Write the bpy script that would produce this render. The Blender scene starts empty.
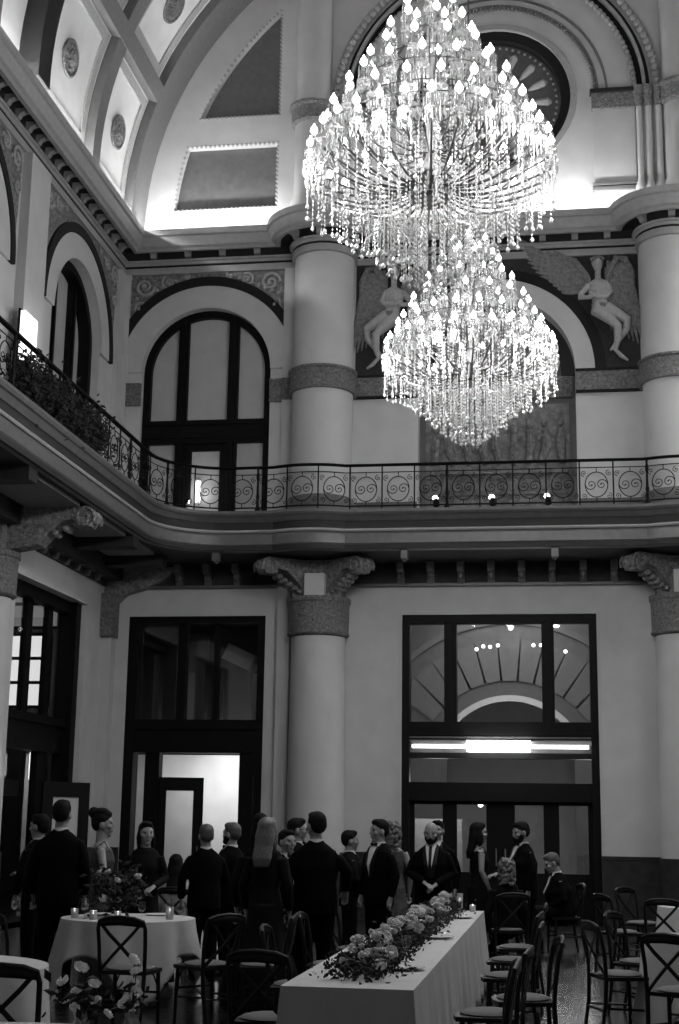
import bpy, bmesh, math, random
from mathutils import Vector, Matrix
from mathutils.geometry import tessellate_polygon
random.seed(7)
PI = math.pi
ORD = ['first', 'second', 'third', 'fourth', 'fifth', 'sixth', 'seventh', 'eighth', 'ninth', 'tenth', 'eleventh', 'twelfth', 'thirteenth', 'fourteenth', 'fifteenth', 'sixteenth', 'seventeenth']
S = bpy.context.scene
C = S.collection

# ------------------------------------------------------------------ camera, world, exposure
cam_d = bpy.data.cameras.new('camera'); cam = bpy.data.objects.new('camera', cam_d); C.objects.link(cam)
YAW, PIT, ROL = math.radians(8.88), math.radians(12.22), math.radians(0.864)
fwd = Vector((-math.sin(YAW)*math.cos(PIT), math.cos(YAW)*math.cos(PIT), math.sin(PIT)))
rgt = Vector((math.cos(YAW), math.sin(YAW), 0)); up = rgt.cross(fwd)
r2 = rgt*math.cos(ROL)+up*math.sin(ROL); u2 = up*math.cos(ROL)-rgt*math.sin(ROL)
cam.matrix_world = Matrix(((r2.x, u2.x, -fwd.x, 1.07), (r2.y, u2.y, -fwd.y, 0.0), (r2.z, u2.z, -fwd.z, 1.7), (0, 0, 0, 1)))
cam_d.sensor_fit = 'VERTICAL'; cam_d.sensor_height = 24.0; cam_d.lens = 24.0*1422.0/1024.0
cam_d.clip_end = 200
S.camera = cam
S.view_settings.view_transform = 'Standard'; S.view_settings.look = 'None'
S.view_settings.gamma = 1.0; S.view_settings.use_curve_mapping = False
S.view_settings.exposure = 0.38
W = bpy.data.worlds.new('night'); S.world = W; W.use_nodes = True
W.node_tree.nodes['Background'].inputs[0].default_value = (.5, .5, .5, 1)
W.node_tree.nodes['Background'].inputs[1].default_value = 0.02

K_CHAND = 58.0     # watts of each small lamp cluster in a chandelier
K_COVE = 66.0      # watts per metre of cove light on the cornice

def lamp(name, kind, loc, power, size=.1, rot=None, size_y=None, spread=None):
    d = bpy.data.lights.new(name, kind); d.energy = power
    if kind == 'AREA':
        d.size = size
        if size_y: d.shape = 'RECTANGLE'; d.size_y = size_y
        if spread: d.spread = spread
    else: d.shadow_soft_size = size
    o = bpy.data.objects.new(name, d); o.location = loc
    if rot: o.rotation_euler = rot
    C.objects.link(o); return o

HUBS = [(0.0, 11.82, 7.23), (0.0, 17.56, 7.32)]
for hx, hy, hz in HUBS:
    for k in range(6):
        a = k*PI/3+.3
        lamp('chandelier_light', 'POINT', (hx+1.34*math.cos(a), hy+1.34*math.sin(a), hz+.02), K_CHAND, .12)
    lamp('chandelier_light', 'POINT', (hx+.12, hy-.3, hz+2.25), K_CHAND*1.2, .15)
    for k in range(3): lamp('chandelier_light', 'POINT', (hx+.6*math.cos(k*2.09+.5), hy+.6*math.sin(k*2.09+.5), hz+.75), K_CHAND*.06, .08)
# cove lights lying on the cornice ledge, washing the vault
for (x, y, L, ry, rx) in [(-6.93, 21.0, 8.4, 0, 1)]:
    lamp('cove_light', 'AREA', (x, y, 12.93), K_COVE*L, .08, (0, math.radians(12), 0), L)
lamp('cove_light', 'AREA', (6.93, 21.0, 12.93), K_COVE*8.4, .08, (0, math.radians(-12), 0), 8.4)
def cove_back(x0, x1, k=1.0):
    L = x1-x0
    lamp('cove_light', 'AREA', ((x0+x1)/2, 25.13, 12.93), K_COVE*L*k, L, (math.radians(180-14), 0, 0), .08)
cove_back(-6.8, -4.2, .3); cove_back(-2.5, 2.5, .24); cove_back(4.2, 6.8, .3)

# ------------------------------------------------------------------ materials
MATS = {}
def mat(name, v, rough=.6, metal=0, noise=0, nscale=8, bump=0, bscale=20, spec=.5, emit=0, trans=0, mottled=None):
    if name in MATS: return MATS[name]
    m = bpy.data.materials.new(name); m.use_nodes = True; MATS[name] = m
    nt = m.node_tree; b = nt.nodes['Principled BSDF']
    b.inputs['Base Color'].default_value = (v, v, v, 1); b.inputs['Roughness'].default_value = rough
    b.inputs['Metallic'].default_value = metal; b.inputs['Specular IOR Level'].default_value = spec
    if trans: b.inputs['Transmission Weight'].default_value = trans
    if emit:
        b.inputs['Emission Color'].default_value = (1, 1, 1, 1); b.inputs['Emission Strength'].default_value = emit
    if noise or bump:
        tc = nt.nodes.new('ShaderNodeTexCoord')
    if noise:
        n = nt.nodes.new('ShaderNodeTexNoise'); n.inputs['Scale'].default_value = nscale; n.inputs['Detail'].default_value = 5
        nt.links.new(tc.outputs['Object'], n.inputs['Vector'])
        r = nt.nodes.new('ShaderNodeMapRange'); r.inputs[1].default_value = .3; r.inputs[2].default_value = .7
        r.inputs[3].default_value = v*(1-noise); r.inputs[4].default_value = min(1, v*(1+noise))
        nt.links.new(n.outputs['Fac'], r.inputs[0]); nt.links.new(r.outputs[0], b.inputs['Base Color'])
    if bump:
        n = nt.nodes.new('ShaderNodeTexNoise'); n.inputs['Scale'].default_value = bscale; n.inputs['Detail'].default_value = 3
        n.inputs['Distortion'].default_value = 1.2
        nt.links.new(tc.outputs['Object'], n.inputs['Vector'])
        bp = nt.nodes.new('ShaderNodeBump'); bp.inputs['Strength'].default_value = min(1, bump); bp.inputs['Distance'].default_value = .05*bump
        nt.links.new(n.outputs['Fac'], bp.inputs['Height']); nt.links.new(bp.outputs[0], b.inputs['Normal'])
    return m
plaster = mat('wall_plaster', .49, .75, noise=.06, nscale=3)
plaster_pale = mat('pale_plaster', .46, .7, noise=.05, nscale=3)
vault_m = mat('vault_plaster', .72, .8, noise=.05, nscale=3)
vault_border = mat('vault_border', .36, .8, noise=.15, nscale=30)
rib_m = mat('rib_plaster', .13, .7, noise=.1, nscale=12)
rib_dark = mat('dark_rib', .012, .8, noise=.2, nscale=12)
relief_m = mat('carved_relief', .17, .7, noise=.45, nscale=14, bump=1, bscale=16)
relief_dark = mat('dark_ground', .02, .8, noise=.3, nscale=12, bump=.6, bscale=14)
band_m = mat('carved_band', .16, .6, noise=.5, nscale=22, bump=1, bscale=22)
bracket_m = mat('carved_bracket', .2, .55, noise=.5, nscale=16, bump=1, bscale=20)
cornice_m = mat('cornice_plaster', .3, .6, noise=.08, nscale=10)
shade_m = mat('cornice_paint_and_shade', .012, .7, noise=.2, nscale=10)  # near black; on the cornice soffit this is shade put into the colour
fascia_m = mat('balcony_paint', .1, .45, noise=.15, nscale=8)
fascia_dark = mat('balcony_paint_and_shade', .012, .7, noise=.2, nscale=8)  # near black; under the balcony its shade is put into this colour
groove_m = mat('dark_moulding', .012, .8, spec=.2)
wood_dark = mat('dark_wood', .0025, .55, noise=.3, nscale=10, spec=.15)
wains_m = mat('wainscot_stone', .022, .5, noise=.4, nscale=6, spec=.3)
iron_m = mat('wrought_iron', .003, .6, spec=.15)
niche_m = mat('niche_relief_stone', .16, .7, noise=.4, nscale=7, bump=1, bscale=9)
frost_m = mat('frosted_glass', .42, .35, noise=.05, nscale=4)
angel_m = mat('angel_plaster', .33, .65, noise=.12, nscale=20)
wing_m = mat('wing_plaster', .17, .65, noise=.35, nscale=18, bump=.6, bscale=30)
cloth_m = mat('white_tablecloth', .46, .85, noise=.05, nscale=6, bump=.2, bscale=12)
suit_m = mat('black_suit', .0015, .9, spec=.08)
suit_b = mat('charcoal_suit', .003, .9, spec=.1)
satin_m = mat('black_satin', .004, .5, spec=.2)
shirt_m = mat('white_shirt', .6, .7)
skin_m = mat('skin', .23, .55, noise=.08, nscale=12)
hair_dark = mat('dark_hair', .002, .8, noise=.4, nscale=60, spec=.2)
hair_grey = mat('grey_hair', .06, .6, noise=.3, nscale=80)
hair_blond = mat('blonde_hair', .1, .5, noise=.5, nscale=70)
dress_dark = mat('dark_dress', .003, .85, noise=.4, nscale=30, spec=.15)
dress_mid = mat('sequin_dress', .035, .5, noise=.8, nscale=60, bump=.5, bscale=60)
tulle_m = mat('tulle_gown', .04, .8, noise=.6, nscale=30)
eye_m = mat('eye', .02, .2)
lip_m = mat('lips', .09, .4)
shoe_m = mat('black_shoe', .002, .3)
chair_m = mat('chair_wood', .004, .5, noise=.4, nscale=9, spec=.25)
cushion_m = mat('seat_cushion', .1, .8, noise=.1, nscale=12)
leaf_m = mat('dark_leaves', .004, .8, noise=.5, nscale=8)
petal_m = mat('rose_petals', .5, .7, noise=.2, nscale=40)
petal_b = mat('white_petals', .85, .7, noise=.1, nscale=40)
brass_m = mat('dark_brass', .12, .3, metal=.9)
bulb_m = mat('glowing_bulb', .9, .3, emit=9)
crystal_m = mat('cut_crystal', .62, .12, trans=.45, spec=1)
ceram_m = mat('porcelain', .6, .25)
wax_m = mat('candle_wax', .6, .5)
flame_m = mat('candle_flame', .9, .5, emit=8)
tube_m = mat('lit_tube', .9, .5, emit=6)
tube_hot = mat('bright_lit_panel', .9, .5, emit=14)
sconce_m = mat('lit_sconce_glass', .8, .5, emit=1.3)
small_lit = mat('lit_lens', .8, .5, emit=4)
steel_m = mat('brushed_metal', .3, .35, metal=.8)
bag_m = mat('black_leather', .006, .4)
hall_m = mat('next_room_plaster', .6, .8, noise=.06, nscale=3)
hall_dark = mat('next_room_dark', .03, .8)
paper_m = mat('menu_card', .75, .7)

def floor_mat():
    m = bpy.data.materials.new('polished_stone_floor'); m.use_nodes = True; nt = m.node_tree; b = nt.nodes['Principled BSDF']
    tc = nt.nodes.new('ShaderNodeTexCoord'); br = nt.nodes.new('ShaderNodeTexBrick')
    br.offset = 0; br.inputs['Scale'].default_value = 1; br.inputs['Brick Width'].default_value = .6; br.inputs['Row Height'].default_value = .6
    br.inputs['Mortar Size'].default_value = .006
    br.inputs['Color1'].default_value = (.03,)*3+(1,); br.inputs['Color2'].default_value = (.018,)*3+(1,); br.inputs['Mortar'].default_value = (.008,)*3+(1,)
    n = nt.nodes.new('ShaderNodeTexNoise'); n.inputs['Scale'].default_value = 5; n.inputs['Detail'].default_value = 6
    mx = nt.nodes.new('ShaderNodeMixRGB'); mx.blend_type = 'MULTIPLY'; mx.inputs[0].default_value = .6
    rr = nt.nodes.new('ShaderNodeMapRange'); rr.inputs[3].default_value = .12; rr.inputs[4].default_value = .3
    nt.links.new(tc.outputs['Object'], br.inputs['Vector']); nt.links.new(tc.outputs['Object'], n.inputs['Vector'])
    nt.links.new(br.outputs['Color'], mx.inputs[1]); nt.links.new(n.outputs['Fac'], mx.inputs[2])
    nt.links.new(mx.outputs[0], b.inputs['Base Color']); nt.links.new(n.outputs['Fac'], rr.inputs[0]); nt.links.new(rr.outputs[0], b.inputs['Roughness'])
    return m
floor_m = floor_mat()
def glass_mat(name, tint=.9, refl=1.0):
    m = bpy.data.materials.new(name); m.use_nodes = True; nt = m.node_tree
    for n in list(nt.nodes): nt.nodes.remove(n)
    o = nt.nodes.new('ShaderNodeOutputMaterial'); mx = nt.nodes.new('ShaderNodeMixShader')
    t = nt.nodes.new('ShaderNodeBsdfTransparent'); t.inputs[0].default_value = (tint, tint, tint, 1)
    g = nt.nodes.new('ShaderNodeBsdfGlossy'); g.inputs['Roughness'].default_value = .02
    f = nt.nodes.new('ShaderNodeFresnel'); f.inputs[0].default_value = 1.5
    ml = nt.nodes.new('ShaderNodeMath'); ml.operation = 'MULTIPLY'; ml.inputs[1].default_value = refl
    ge = nt.nodes.new('ShaderNodeNewGeometry'); inv = nt.nodes.new('ShaderNodeMath'); inv.operation = 'SUBTRACT'; inv.inputs[0].default_value = 1
    m2 = nt.nodes.new('ShaderNodeMath'); m2.operation = 'MULTIPLY'; m2.use_clamp = True      # only the outer faces of a pane reflect
    nt.links.new(ge.outputs['Backfacing'], inv.inputs[1]); nt.links.new(f.outputs[0], ml.inputs[0])
    nt.links.new(ml.outputs[0], m2.inputs[0]); nt.links.new(inv.outputs[0], m2.inputs[1]); nt.links.new(m2.outputs[0], mx.inputs[0])
    nt.links.new(t.outputs[0], mx.inputs[1]); nt.links.new(g.outputs[0], mx.inputs[2]); nt.links.new(mx.outputs[0], o.inputs[0])
    return m
glass_m = glass_mat('window_glass', .85, 2.2)
clear_m = glass_mat('clear_glass', .95, 3)

# ------------------------------------------------------------------ mesh helpers
class M:
    def __init__(s): s.v = []; s.f = []
    def add(s, vs, fs):
        o = len(s.v); s.v += [tuple(p) for p in vs]; s.f += [tuple(i+o for i in f) for f in fs]; return s
    def box(s, c, d, rz=0, rx=0, ry=0):
        hx, hy, hz = d[0]/2, d[1]/2, d[2]/2
        R = Matrix.Rotation(rz, 3, 'Z') @ Matrix.Rotation(ry, 3, 'Y') @ Matrix.Rotation(rx, 3, 'X')
        vs = [Vector(c)+R @ Vector((x*hx, y*hy, z*hz)) for x in (-1, 1) for y in (-1, 1) for z in (-1, 1)]
        return s.add(vs, [(0, 1, 3, 2), (4, 6, 7, 5), (0, 4, 5, 1), (2, 3, 7, 6), (0, 2, 6, 4), (1, 5, 7, 3)])
    def bb(s, x0, x1, y0, y1, z0, z1): return s.box(((x0+x1)/2, (y0+y1)/2, (z0+z1)/2), (abs(x1-x0), abs(y1-y0), abs(z1-z0)))
    def loft(s, rings, cap=True, closed=False):
        n = len(rings[0]); vs = [p for r in rings for p in r]; fs = []
        m = len(rings)
        for i in range(m if closed else m-1):
            a = i*n; b = ((i+1) % m)*n
            for k in range(n): fs.append((a+k, a+(k+1) % n, b+(k+1) % n, b+k))
        if cap and not closed: fs.append(tuple(range(n-1, -1, -1))); fs.append(tuple((m-1)*n+k for k in range(n)))
        return s.add(vs, fs)
    def tube(s, pts, r, n=6, cap=True, closed=False, flat=None):
        pts = [Vector(p) for p in pts]; m = len(pts)
        rs = r if isinstance(r, (list, tuple)) else [r]*m
        T = []
        for i in range(m):
            if closed: t = pts[(i+1) % m]-pts[i-1]
            else: t = pts[min(i+1, m-1)]-pts[max(i-1, 0)]
            T.append(t.normalized() if t.length > 1e-9 else Vector((0, 0, 1)))
        ref = Vector((0, 0, 1)) if abs(T[0].z) < .9 else Vector((1, 0, 0))
        nn = (ref-T[0]*ref.dot(T[0])).normalized(); rings = []
        for i in range(m):
            nn = nn-T[i]*nn.dot(T[i]); nn = nn.normalized() if nn.length > 1e-6 else T[i].orthogonal().normalized()
            b = T[i].cross(nn)
            rr = rs[i]; ra, rb = (rr if isinstance(rr, tuple) else (rr, rr))
            rings.append([pts[i]+nn*(ra*math.cos(2*PI*k/n))+b*(rb*math.sin(2*PI*k/n)) for k in range(n)])
        return s.loft(rings, cap, closed)
    def lathe(s, prof, c=(0, 0, 0), n=16, sx=1, sy=1):
        rings = [[(c[0]+r*sx*math.cos(2*PI*k/n), c[1]+r*sy*math.sin(2*PI*k/n), c[2]+z) for k in range(n)] for r, z in prof]
        return s.loft(rings)
    def ball(s, c, r, n=8, m=6):
        if not isinstance(r, (list, tuple)): r = (r, r, r)
        rings = []
        for i in range(1, m):
            a = PI*i/m
            rings.append([(c[0]+r[0]*math.sin(a)*math.cos(2*PI*k/n), c[1]+r[1]*math.sin(a)*math.sin(2*PI*k/n), c[2]-r[2]*math.cos(a)) for k in range(n)])
        vs = [p for q in rings for p in q]; fs = []
        for i in range(m-2):
            for k in range(n): fs.append((i*n+k, i*n+(k+1) % n, (i+1)*n+(k+1) % n, (i+1)*n+k))
        vs.append((c[0], c[1], c[2]-r[2])); vs.append((c[0], c[1], c[2]+r[2])); a = len(vs)-2
        for k in range(n):
            fs.append((a, (k+1) % n, k)); fs.append((a+1, (m-2)*n+k, (m-2)*n+(k+1) % n))
        return s.add(vs, fs)
    def prism(s, loops, to3, d0, d1):
        """loops: outer + holes as 2D lists; to3(u, v, d) -> 3D."""
        tris = tessellate_polygon([[Vector((u, v, 0)) for u, v in l] for l in loops])
        flat = [p for l in loops for p in l]; n = len(flat)
        vs = [to3(u, v, d0) for u, v in flat]+[to3(u, v, d1) for u, v in flat]
        fs = []
        for t in tris:
            a, b, c = [flat[i] for i in t]
            ar = (b[0]-a[0])*(c[1]-a[1])-(b[1]-a[1])*(c[0]-a[0])
            t = tuple(t) if ar > 0 else tuple(t)[::-1]
            fs.append(t); fs.append(tuple(i+n for i in t[::-1]))
        o = 0
        for l in loops:
            m = len(l)
            for k in range(m): fs.append((o+k, o+(k+1) % m, n+o+(k+1) % m, n+o+k))
            o += m
        return s.add(vs, fs)
    def build(s, name, m, parent=None, smooth=True, ang=35, loc=None):
        me = bpy.data.meshes.new(name); me.from_pydata(s.v, [], s.f); me.update()
        bm = bmesh.new(); bm.from_mesh(me); bmesh.ops.recalc_face_normals(bm, faces=bm.faces[:]); bm.to_mesh(me); bm.free()
        if smooth:
            me.shade_smooth(); me.set_sharp_from_angle(angle=math.radians(ang))
        if m: me.materials.append(m)
        o = bpy.data.objects.new(name, me); C.objects.link(o)
        if parent: o.parent = parent
        if loc: o.location = loc
        return o

def tag(o, label, cat, group=None, kind=None):
    o['label'] = label
    if cat: o['category'] = cat
    if group: o['group'] = group
    if kind: o['kind'] = kind
    return o
def thing(name, label, cat, loc=(0, 0, 0), rz=0, group=None, kind=None):
    o = bpy.data.objects.new(name, None); C.objects.link(o); o.empty_display_size = .1
    o.location = loc; o.rotation_euler = (0, 0, rz)
    return tag(o, label, cat, group, kind)
def cop(o, parent=None, loc=None, rz=None):
    c = o.copy(); C.objects.link(c)
    if parent: c.parent = parent
    if loc is not None: c.location = loc
    if rz is not None: c.rotation_euler = (0, 0, rz)
    return c
def dup(root, loc, rz, label=None, group=None):
    c = root.copy(); C.objects.link(c); c.location = loc; c.rotation_euler = (0, 0, rz)
    if label: c['label'] = label
    if group: c['group'] = group
    for a in list(root.children):
        b = a.copy(); C.objects.link(b); b.parent = c
        for g in list(a.children):
            d = g.copy(); C.objects.link(d); d.parent = b
    return c
def remesh(o, vox, sm=2):
    m = o.modifiers.new('remesh', 'REMESH'); m.mode = 'VOXEL'; m.voxel_size = vox; m.use_smooth_shade = True
    if sm: k = o.modifiers.new('smooth', 'SMOOTH'); k.iterations = sm; k.factor = .5
    return o
def arc(cx, cz, r, a0, a1, n): return [(cx+r*math.cos(math.radians(a0+(a1-a0)*i/n)), cz+r*math.sin(math.radians(a0+(a1-a0)*i/n))) for i in range(n+1)]
def bez(p0, p1, p2, p3, n):
    out = []
    p0, p1, p2, p3 = map(Vector, (p0, p1, p2, p3))
    for i in range(n+1):
        t = i/n; out.append(p0*(1-t)**3+p1*3*t*(1-t)**2+p2*3*t*t*(1-t)+p3*t**3)
    return out

# frames of the two walls: 2D wall coordinates (u, z) with d = distance in front of the wall (into the room)
YB = 25.5; XL = -7.3
back = lambda u, v, d: (u, YB-d, v)
left = lambda u, v, d: (XL+d, u, v)
right = lambda u, v, d: (-XL-d, u, v)

# ------------------------------------------------------------------ the shell
def st(o, label, cat): return tag(o, label, cat, kind='structure')
st(M().bb(-15, 15, -4, 40, -.3, 0).build('floor', floor_m, smooth=False), 'polished dark stone tiled floor across the hall', 'floor')
BX = 5.56                                    # centre of the side bays on the back wall
def arch_loop(cu, r, z0, zs, n=28): return [(cu-r, z0), (cu+r, z0)]+arc(cu, zs, r, 0, 180, n)
def circ(cu, cz, r, n=40): return arc(cu, cz, r, 0, 360, n)[:-1]
def rect(u0, u1, z0, z1): return [(u0, z0), (u1, z0), (u1, z1), (u0, z1)]
def trapl(s):
    R = 6.35; lo = [(-4.26, 13.46)]
    lo += [(-4.26, 14.82)]
    for i in range(7):
        z = 14.82-(14.82-13.46)*i/6; lo.append((-math.sqrt(R*R-(z-13.05)**2), z))
    return [(s*x, z) for x, z in lo]
def triu(s):
    R = 6.33; lo = [(-4.24, 15.42), (-4.24, 17.7)]
    for i in range(12):
        z = 17.72-(17.72-15.42)*i/11; lo.append((-math.sqrt(R*R-(z-13.05)**2), z))
    return [(s*x, z) for x, z in lo]
outer = [(-7.5, -.3), (7.5, -.3), (7.5, 13.05)]+arc(0, 13.05, 7.5, 0, 180, 48)[1:]
holes = []
for s in (-1, 1):
    holes += [rect(s*BX-1.3, s*BX+1.3, 0.0, 5.36), arch_loop(s*BX, 1.27, 6.95, 10.12), trapl(s), triu(s)]
holes += [rect(-1.735, 1.735, 0.0, 5.36), arch_loop(0, 1.46, 7.2, 9.9), circ(0, 15.45, 1.5)]
st(M().prism([outer]+holes, lambda u, v, d: (u, YB+d, v), 0, .45).build('wall_back', plaster, smooth=False), 'pale plaster end wall with tall doors, arches and a vaulted top', 'wall')
# left and right side walls
LB = [(23.0, 1.27), (18.0, 1.27)]
def side_wall(name, f, sgn, lab):
    outer = [(-4, -.3), (25.5, -.3), (25.5, 13.2), (-4, 13.2)]
    holes = []
    if sgn < 0:
        for cy, r in LB: holes += [arch_loop(cy, r, 6.95, 10.12)]
        holes += [rect(20.95, 24.35, 0.0, 5.42), rect(15.9, 19.3, 0, 5.42)]
    st(M().prism([outer]+holes, f, 0, -.45).build(name, plaster, smooth=False), lab, 'wall')
side_wall('wall_left', left, -1, 'pale plaster side wall on the left with arched upper windows')
side_wall('wall_right', right, 1, 'plain pale plaster side wall on the right')
st(M().bb(-7.7, 7.7, -4.4, -4.0, -.3, 20.6).build('wall_front', plaster, smooth=False), 'plain pale plaster wall behind the viewer', 'wall')

# vault: barrel of radius 7.1 about (0, 13.05)
def vault_patch(R, t0, t1, y0, y1, n=12, thick=.12):
    rings = []
    m = M(); vs = []; fs = []
    for i in range(n+1):
        t = math.radians(t0+(t1-t0)*i/n)
        for (y, rr) in ((y0, R), (y1, R), (y1, R+thick), (y0, R+thick)):
            vs.append((-rr*math.cos(t), y, 13.05+rr*math.sin(t)))
    for i in range(n):
        a = i*4; b = a+4
        for k in range(4): fs.append((a+k, a+(k+1) % 4, b+(k+1) % 4, b+k))
    fs += [(3, 2, 1, 0), (n*4, n*4+1, n*4+2, n*4+3)]
    return m.add(vs, fs)
st(vault_patch(7.1, -2, 182, -4.2, 25.6, 64, .3).build('ceiling', vault_m), 'pale barrel vault springing from the cornice', 'ceiling')
# ribs: end rib, cross rib, wide dark arch, lengthwise ribs
tr = 0
def trim(m, mt, lab, cat='trim', **k):
    global tr; tr += 1
    return st(m.build('trim_%d' % tr, mt, **k), lab, cat)
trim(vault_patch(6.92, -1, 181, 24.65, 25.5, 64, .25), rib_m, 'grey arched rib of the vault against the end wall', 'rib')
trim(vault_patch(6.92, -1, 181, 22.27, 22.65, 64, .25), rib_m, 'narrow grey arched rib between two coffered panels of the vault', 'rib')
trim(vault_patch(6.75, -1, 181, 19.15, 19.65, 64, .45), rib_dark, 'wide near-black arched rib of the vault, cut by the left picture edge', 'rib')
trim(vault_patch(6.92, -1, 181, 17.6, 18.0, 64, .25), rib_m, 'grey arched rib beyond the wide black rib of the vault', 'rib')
for q, th in enumerate((21, 43.5, 66, 90, 114, 136.5, 159)):
    trim(vault_patch(6.9, th-1.4, th+1.4, 17.7, 24.7, 2, .25), rib_m,
         'lengthwise grey rib of the vault, %s up from the left cornice' % ORD[q], 'rib')
# coffer panels with border and medallion
def rosette():
    m = M(); n = 12
    m.tube([(0.30*math.cos(2*PI*k/24), .30*math.sin(2*PI*k/24), 0) for k in range(24)], .03, 6, closed=True)
    for k in range(n):
        a = 2*PI*k/n; m.ball((.2*math.cos(a), .2*math.sin(a), 0), (.055, .055, .03), 6, 4)
    for k in range(6):
        a = 2*PI*k/6; m.ball((.1*math.cos(a), .1*math.sin(a), 0.01), (.05, .05, .04), 6, 4)
    m.ball((0, 0, .01), (.05, .05, .05)); m.lathe([(.3, -.03), (.3, .0)], n=24)
    return m
ros = None
def frame_on_vault(t0, t1, y0, y1, R, w, dz):
    m = M()
    wt = math.degrees(w/R)
    m2 = [(t0, t0+wt, y0, y1), (t1-wt, t1, y0, y1)]
    for a, b, p, q in m2:
        k = vault_patch(R, a, b, p, q, 2, dz); m.add(k.v, k.f)
    for p, q in ((y0, y0+w), (y1-w, y1)):
        k = vault_patch(R, t0, t1, p, q, 8, dz); m.add(k.v, k.f)
    return m
for i, (t0, t1) in enumerate(((0.5, 19.6), (22.4, 42.1), (44.9, 64.6))):
    for j, (y0, y1) in enumerate(((22.65, 24.65), (19.65, 22.27))):
        w = '%s row up, %s' % (('lowest', 'second', 'third')[i], ('next to the end wall', 'beside the wide black rib')[j])
        p = thing('vault_coffer', 'pale vault coffer with round rosette, '+w, 'ceiling panel', group=None)
        frame_on_vault(t0+1.0, t1-.6, y0+.12, y1-.12, 7.06, .17, .06).build('border', vault_border, p)
        a = math.radians((t0+t1)/2)
        if ros is None: o = ros = rosette().build('rosette', relief_m, p)
        else: o = cop(ros, p)
        o.location = (-7.06*math.cos(a), (y0+y1)/2+.05, 13.05+7.06*math.sin(a))
        o.rotation_euler = (0, PI/2+a, 0); o.rotation_euler = Matrix((( 0, -math.sin(a), math.cos(a)), (1, 0, 0), (0, math.cos(a), -math.sin(a)))).transposed().to_euler() if False else Vector((math.cos(a), 0, -math.sin(a))).to_track_quat('Z', 'Y').to_euler()
        o.scale = (1.0, 1.0, 1.0)

# ------------------------------------------------------------------ running mouldings in plan
COLX = 3.22; COLY = 25.2; RC = .57
def plan(d, col=True, left0=-4.0, fillet=0, bulge=None, n=14, rc=RC, xend=7.3):
    """plan polyline at distance d from the walls: along the left wall, round the corner, along the back wall round both columns"""
    x = XL+d; y = YB-d; P = [(x, left0), (x, 18.0)]
    if fillet:
        P += [(x, y-fillet)]
        cx, cy = x+fillet, y-fillet
        for i in range(1, 11):
            a = PI-(PI/2)*i/10; P.append((cx+fillet*math.cos(a), cy+fillet*math.sin(a)))
    else: P += [(x, y)]
    if col:
        for s in (-1, 1):
            R = bulge if bulge else rc+d
            if bulge: R = bulge+d
            h = COLY-y
            h = max(-R*.98, min(R*.98, -(y-COLY)))
            a0 = PI+math.asin(h/R) if R > abs(h) else PI
            a1 = 2*PI-math.asin(h/R)
            for i in range(n+1):
                a = a0+(a1-a0)*i/n; P.append((s*COLX+R*math.cos(a), COLY+R*math.sin(a)))
    P.append((xend-d*0, y))
    return P
def sweep_plan(prof, **k):
    rings = []
    for d, z in prof: rings.append([(x, y, z) for x, y in plan(d, **k)])
    m = M(); n = len(rings[0]); q = len(prof)
    vs = [p for r in rings for p in r]; fs = []
    for i in range(q):
        j = (i+1) % q
        for t in range(n-1): fs.append((i*n+t, i*n+t+1, j*n+t+1, j*n+t))
    fs += [tuple(i*n for i in range(q))[::-1], tuple(i*n+n-1 for i in range(q))]
    return m.add(vs, fs)
# main cornice
trim(sweep_plan([(.3, 12.62), (.3, 12.47), (.38, 12.46), (.41, 12.5), (.46, 12.53), (.5, 12.62), (.52, 12.7), (.56, 12.72), (.56, 12.84), (.3, 12.86), (.3, 12.9), (0, 12.9), (0, 12.63)]), cornice_m,
     'grey crown moulding of the main cornice running round the hall under the vault', 'cornice', ang=20)
trim(sweep_plan([(0, 12.12), (.06, 12.12), (.06, 12.25), (.04, 12.262), (.04, 12.29), (.07, 12.3), (.07, 12.35), (.11, 12.365), (.11, 12.4), (0, 12.41)]), cornice_m,
     'stepped grey architrave moulding directly under the cornice brackets', 'cornice', ang=20)
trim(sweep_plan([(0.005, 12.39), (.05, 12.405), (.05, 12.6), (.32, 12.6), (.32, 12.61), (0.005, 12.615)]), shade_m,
     'soffit of the main cornice behind its small brackets, shade painted into its colour', 'cornice', ang=20)
# dark line between the architrave bands
trim(sweep_plan([(0.03, 12.255), (.055, 12.255), (.055, 12.295), (.03, 12.295)]), groove_m, 'thin dark line of moulding between the two architrave bands', 'cornice')
# modillions
def modillion():
    m = M(); prof = [(0, 0), (.26, 0), (.28, -.03), (.25, -.07), (.16, -.07), (.09, -.1), (.06, -.16), (0, -.17)]
    m.prism([prof[::-1]], lambda u, v, d: (d, -u, v), -.06, .06)
    m.ball((0, -.2, -.045), (.07, .05, .05)); return m
mo = None; mods = []
for k in range(17):
    mods.append((XL+.04, 25.0-.45*k, 12.61, PI/2, 'left wall', 'scrolled bracket under the left wall cornice, %s from the corner' % ORD[k]))
for s, x0, x1, n, w in ((-1, -6.68, -4.6, 4, 'over the left bay arch, %s from the corner'), (0, -2.1, 2.1, 8, 'over the niche arch, %s from the left column'), (1, 4.6, 6.68, 4, 'over the right bay arch, %s from the right column')):
    for k in range(n): mods.append((x0+(x1-x0)*k/(n-1), YB-.04, 12.61, 0, 'end wall', 'scrolled bracket under the cornice '+w % ORD[k]))
for s, w in ((-1, 'left'), (1, 'right')):
    for a, q in ((-50, 'left side'), (0, 'front'), (50, 'right side')):
        aa = math.radians(a); mods.append((s*COLX+.61*math.sin(aa), COLY-.61*math.cos(aa), 12.61, aa, 'column tops', 'scrolled cornice bracket on the %s of the upper %s column top' % (q, w)))
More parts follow.
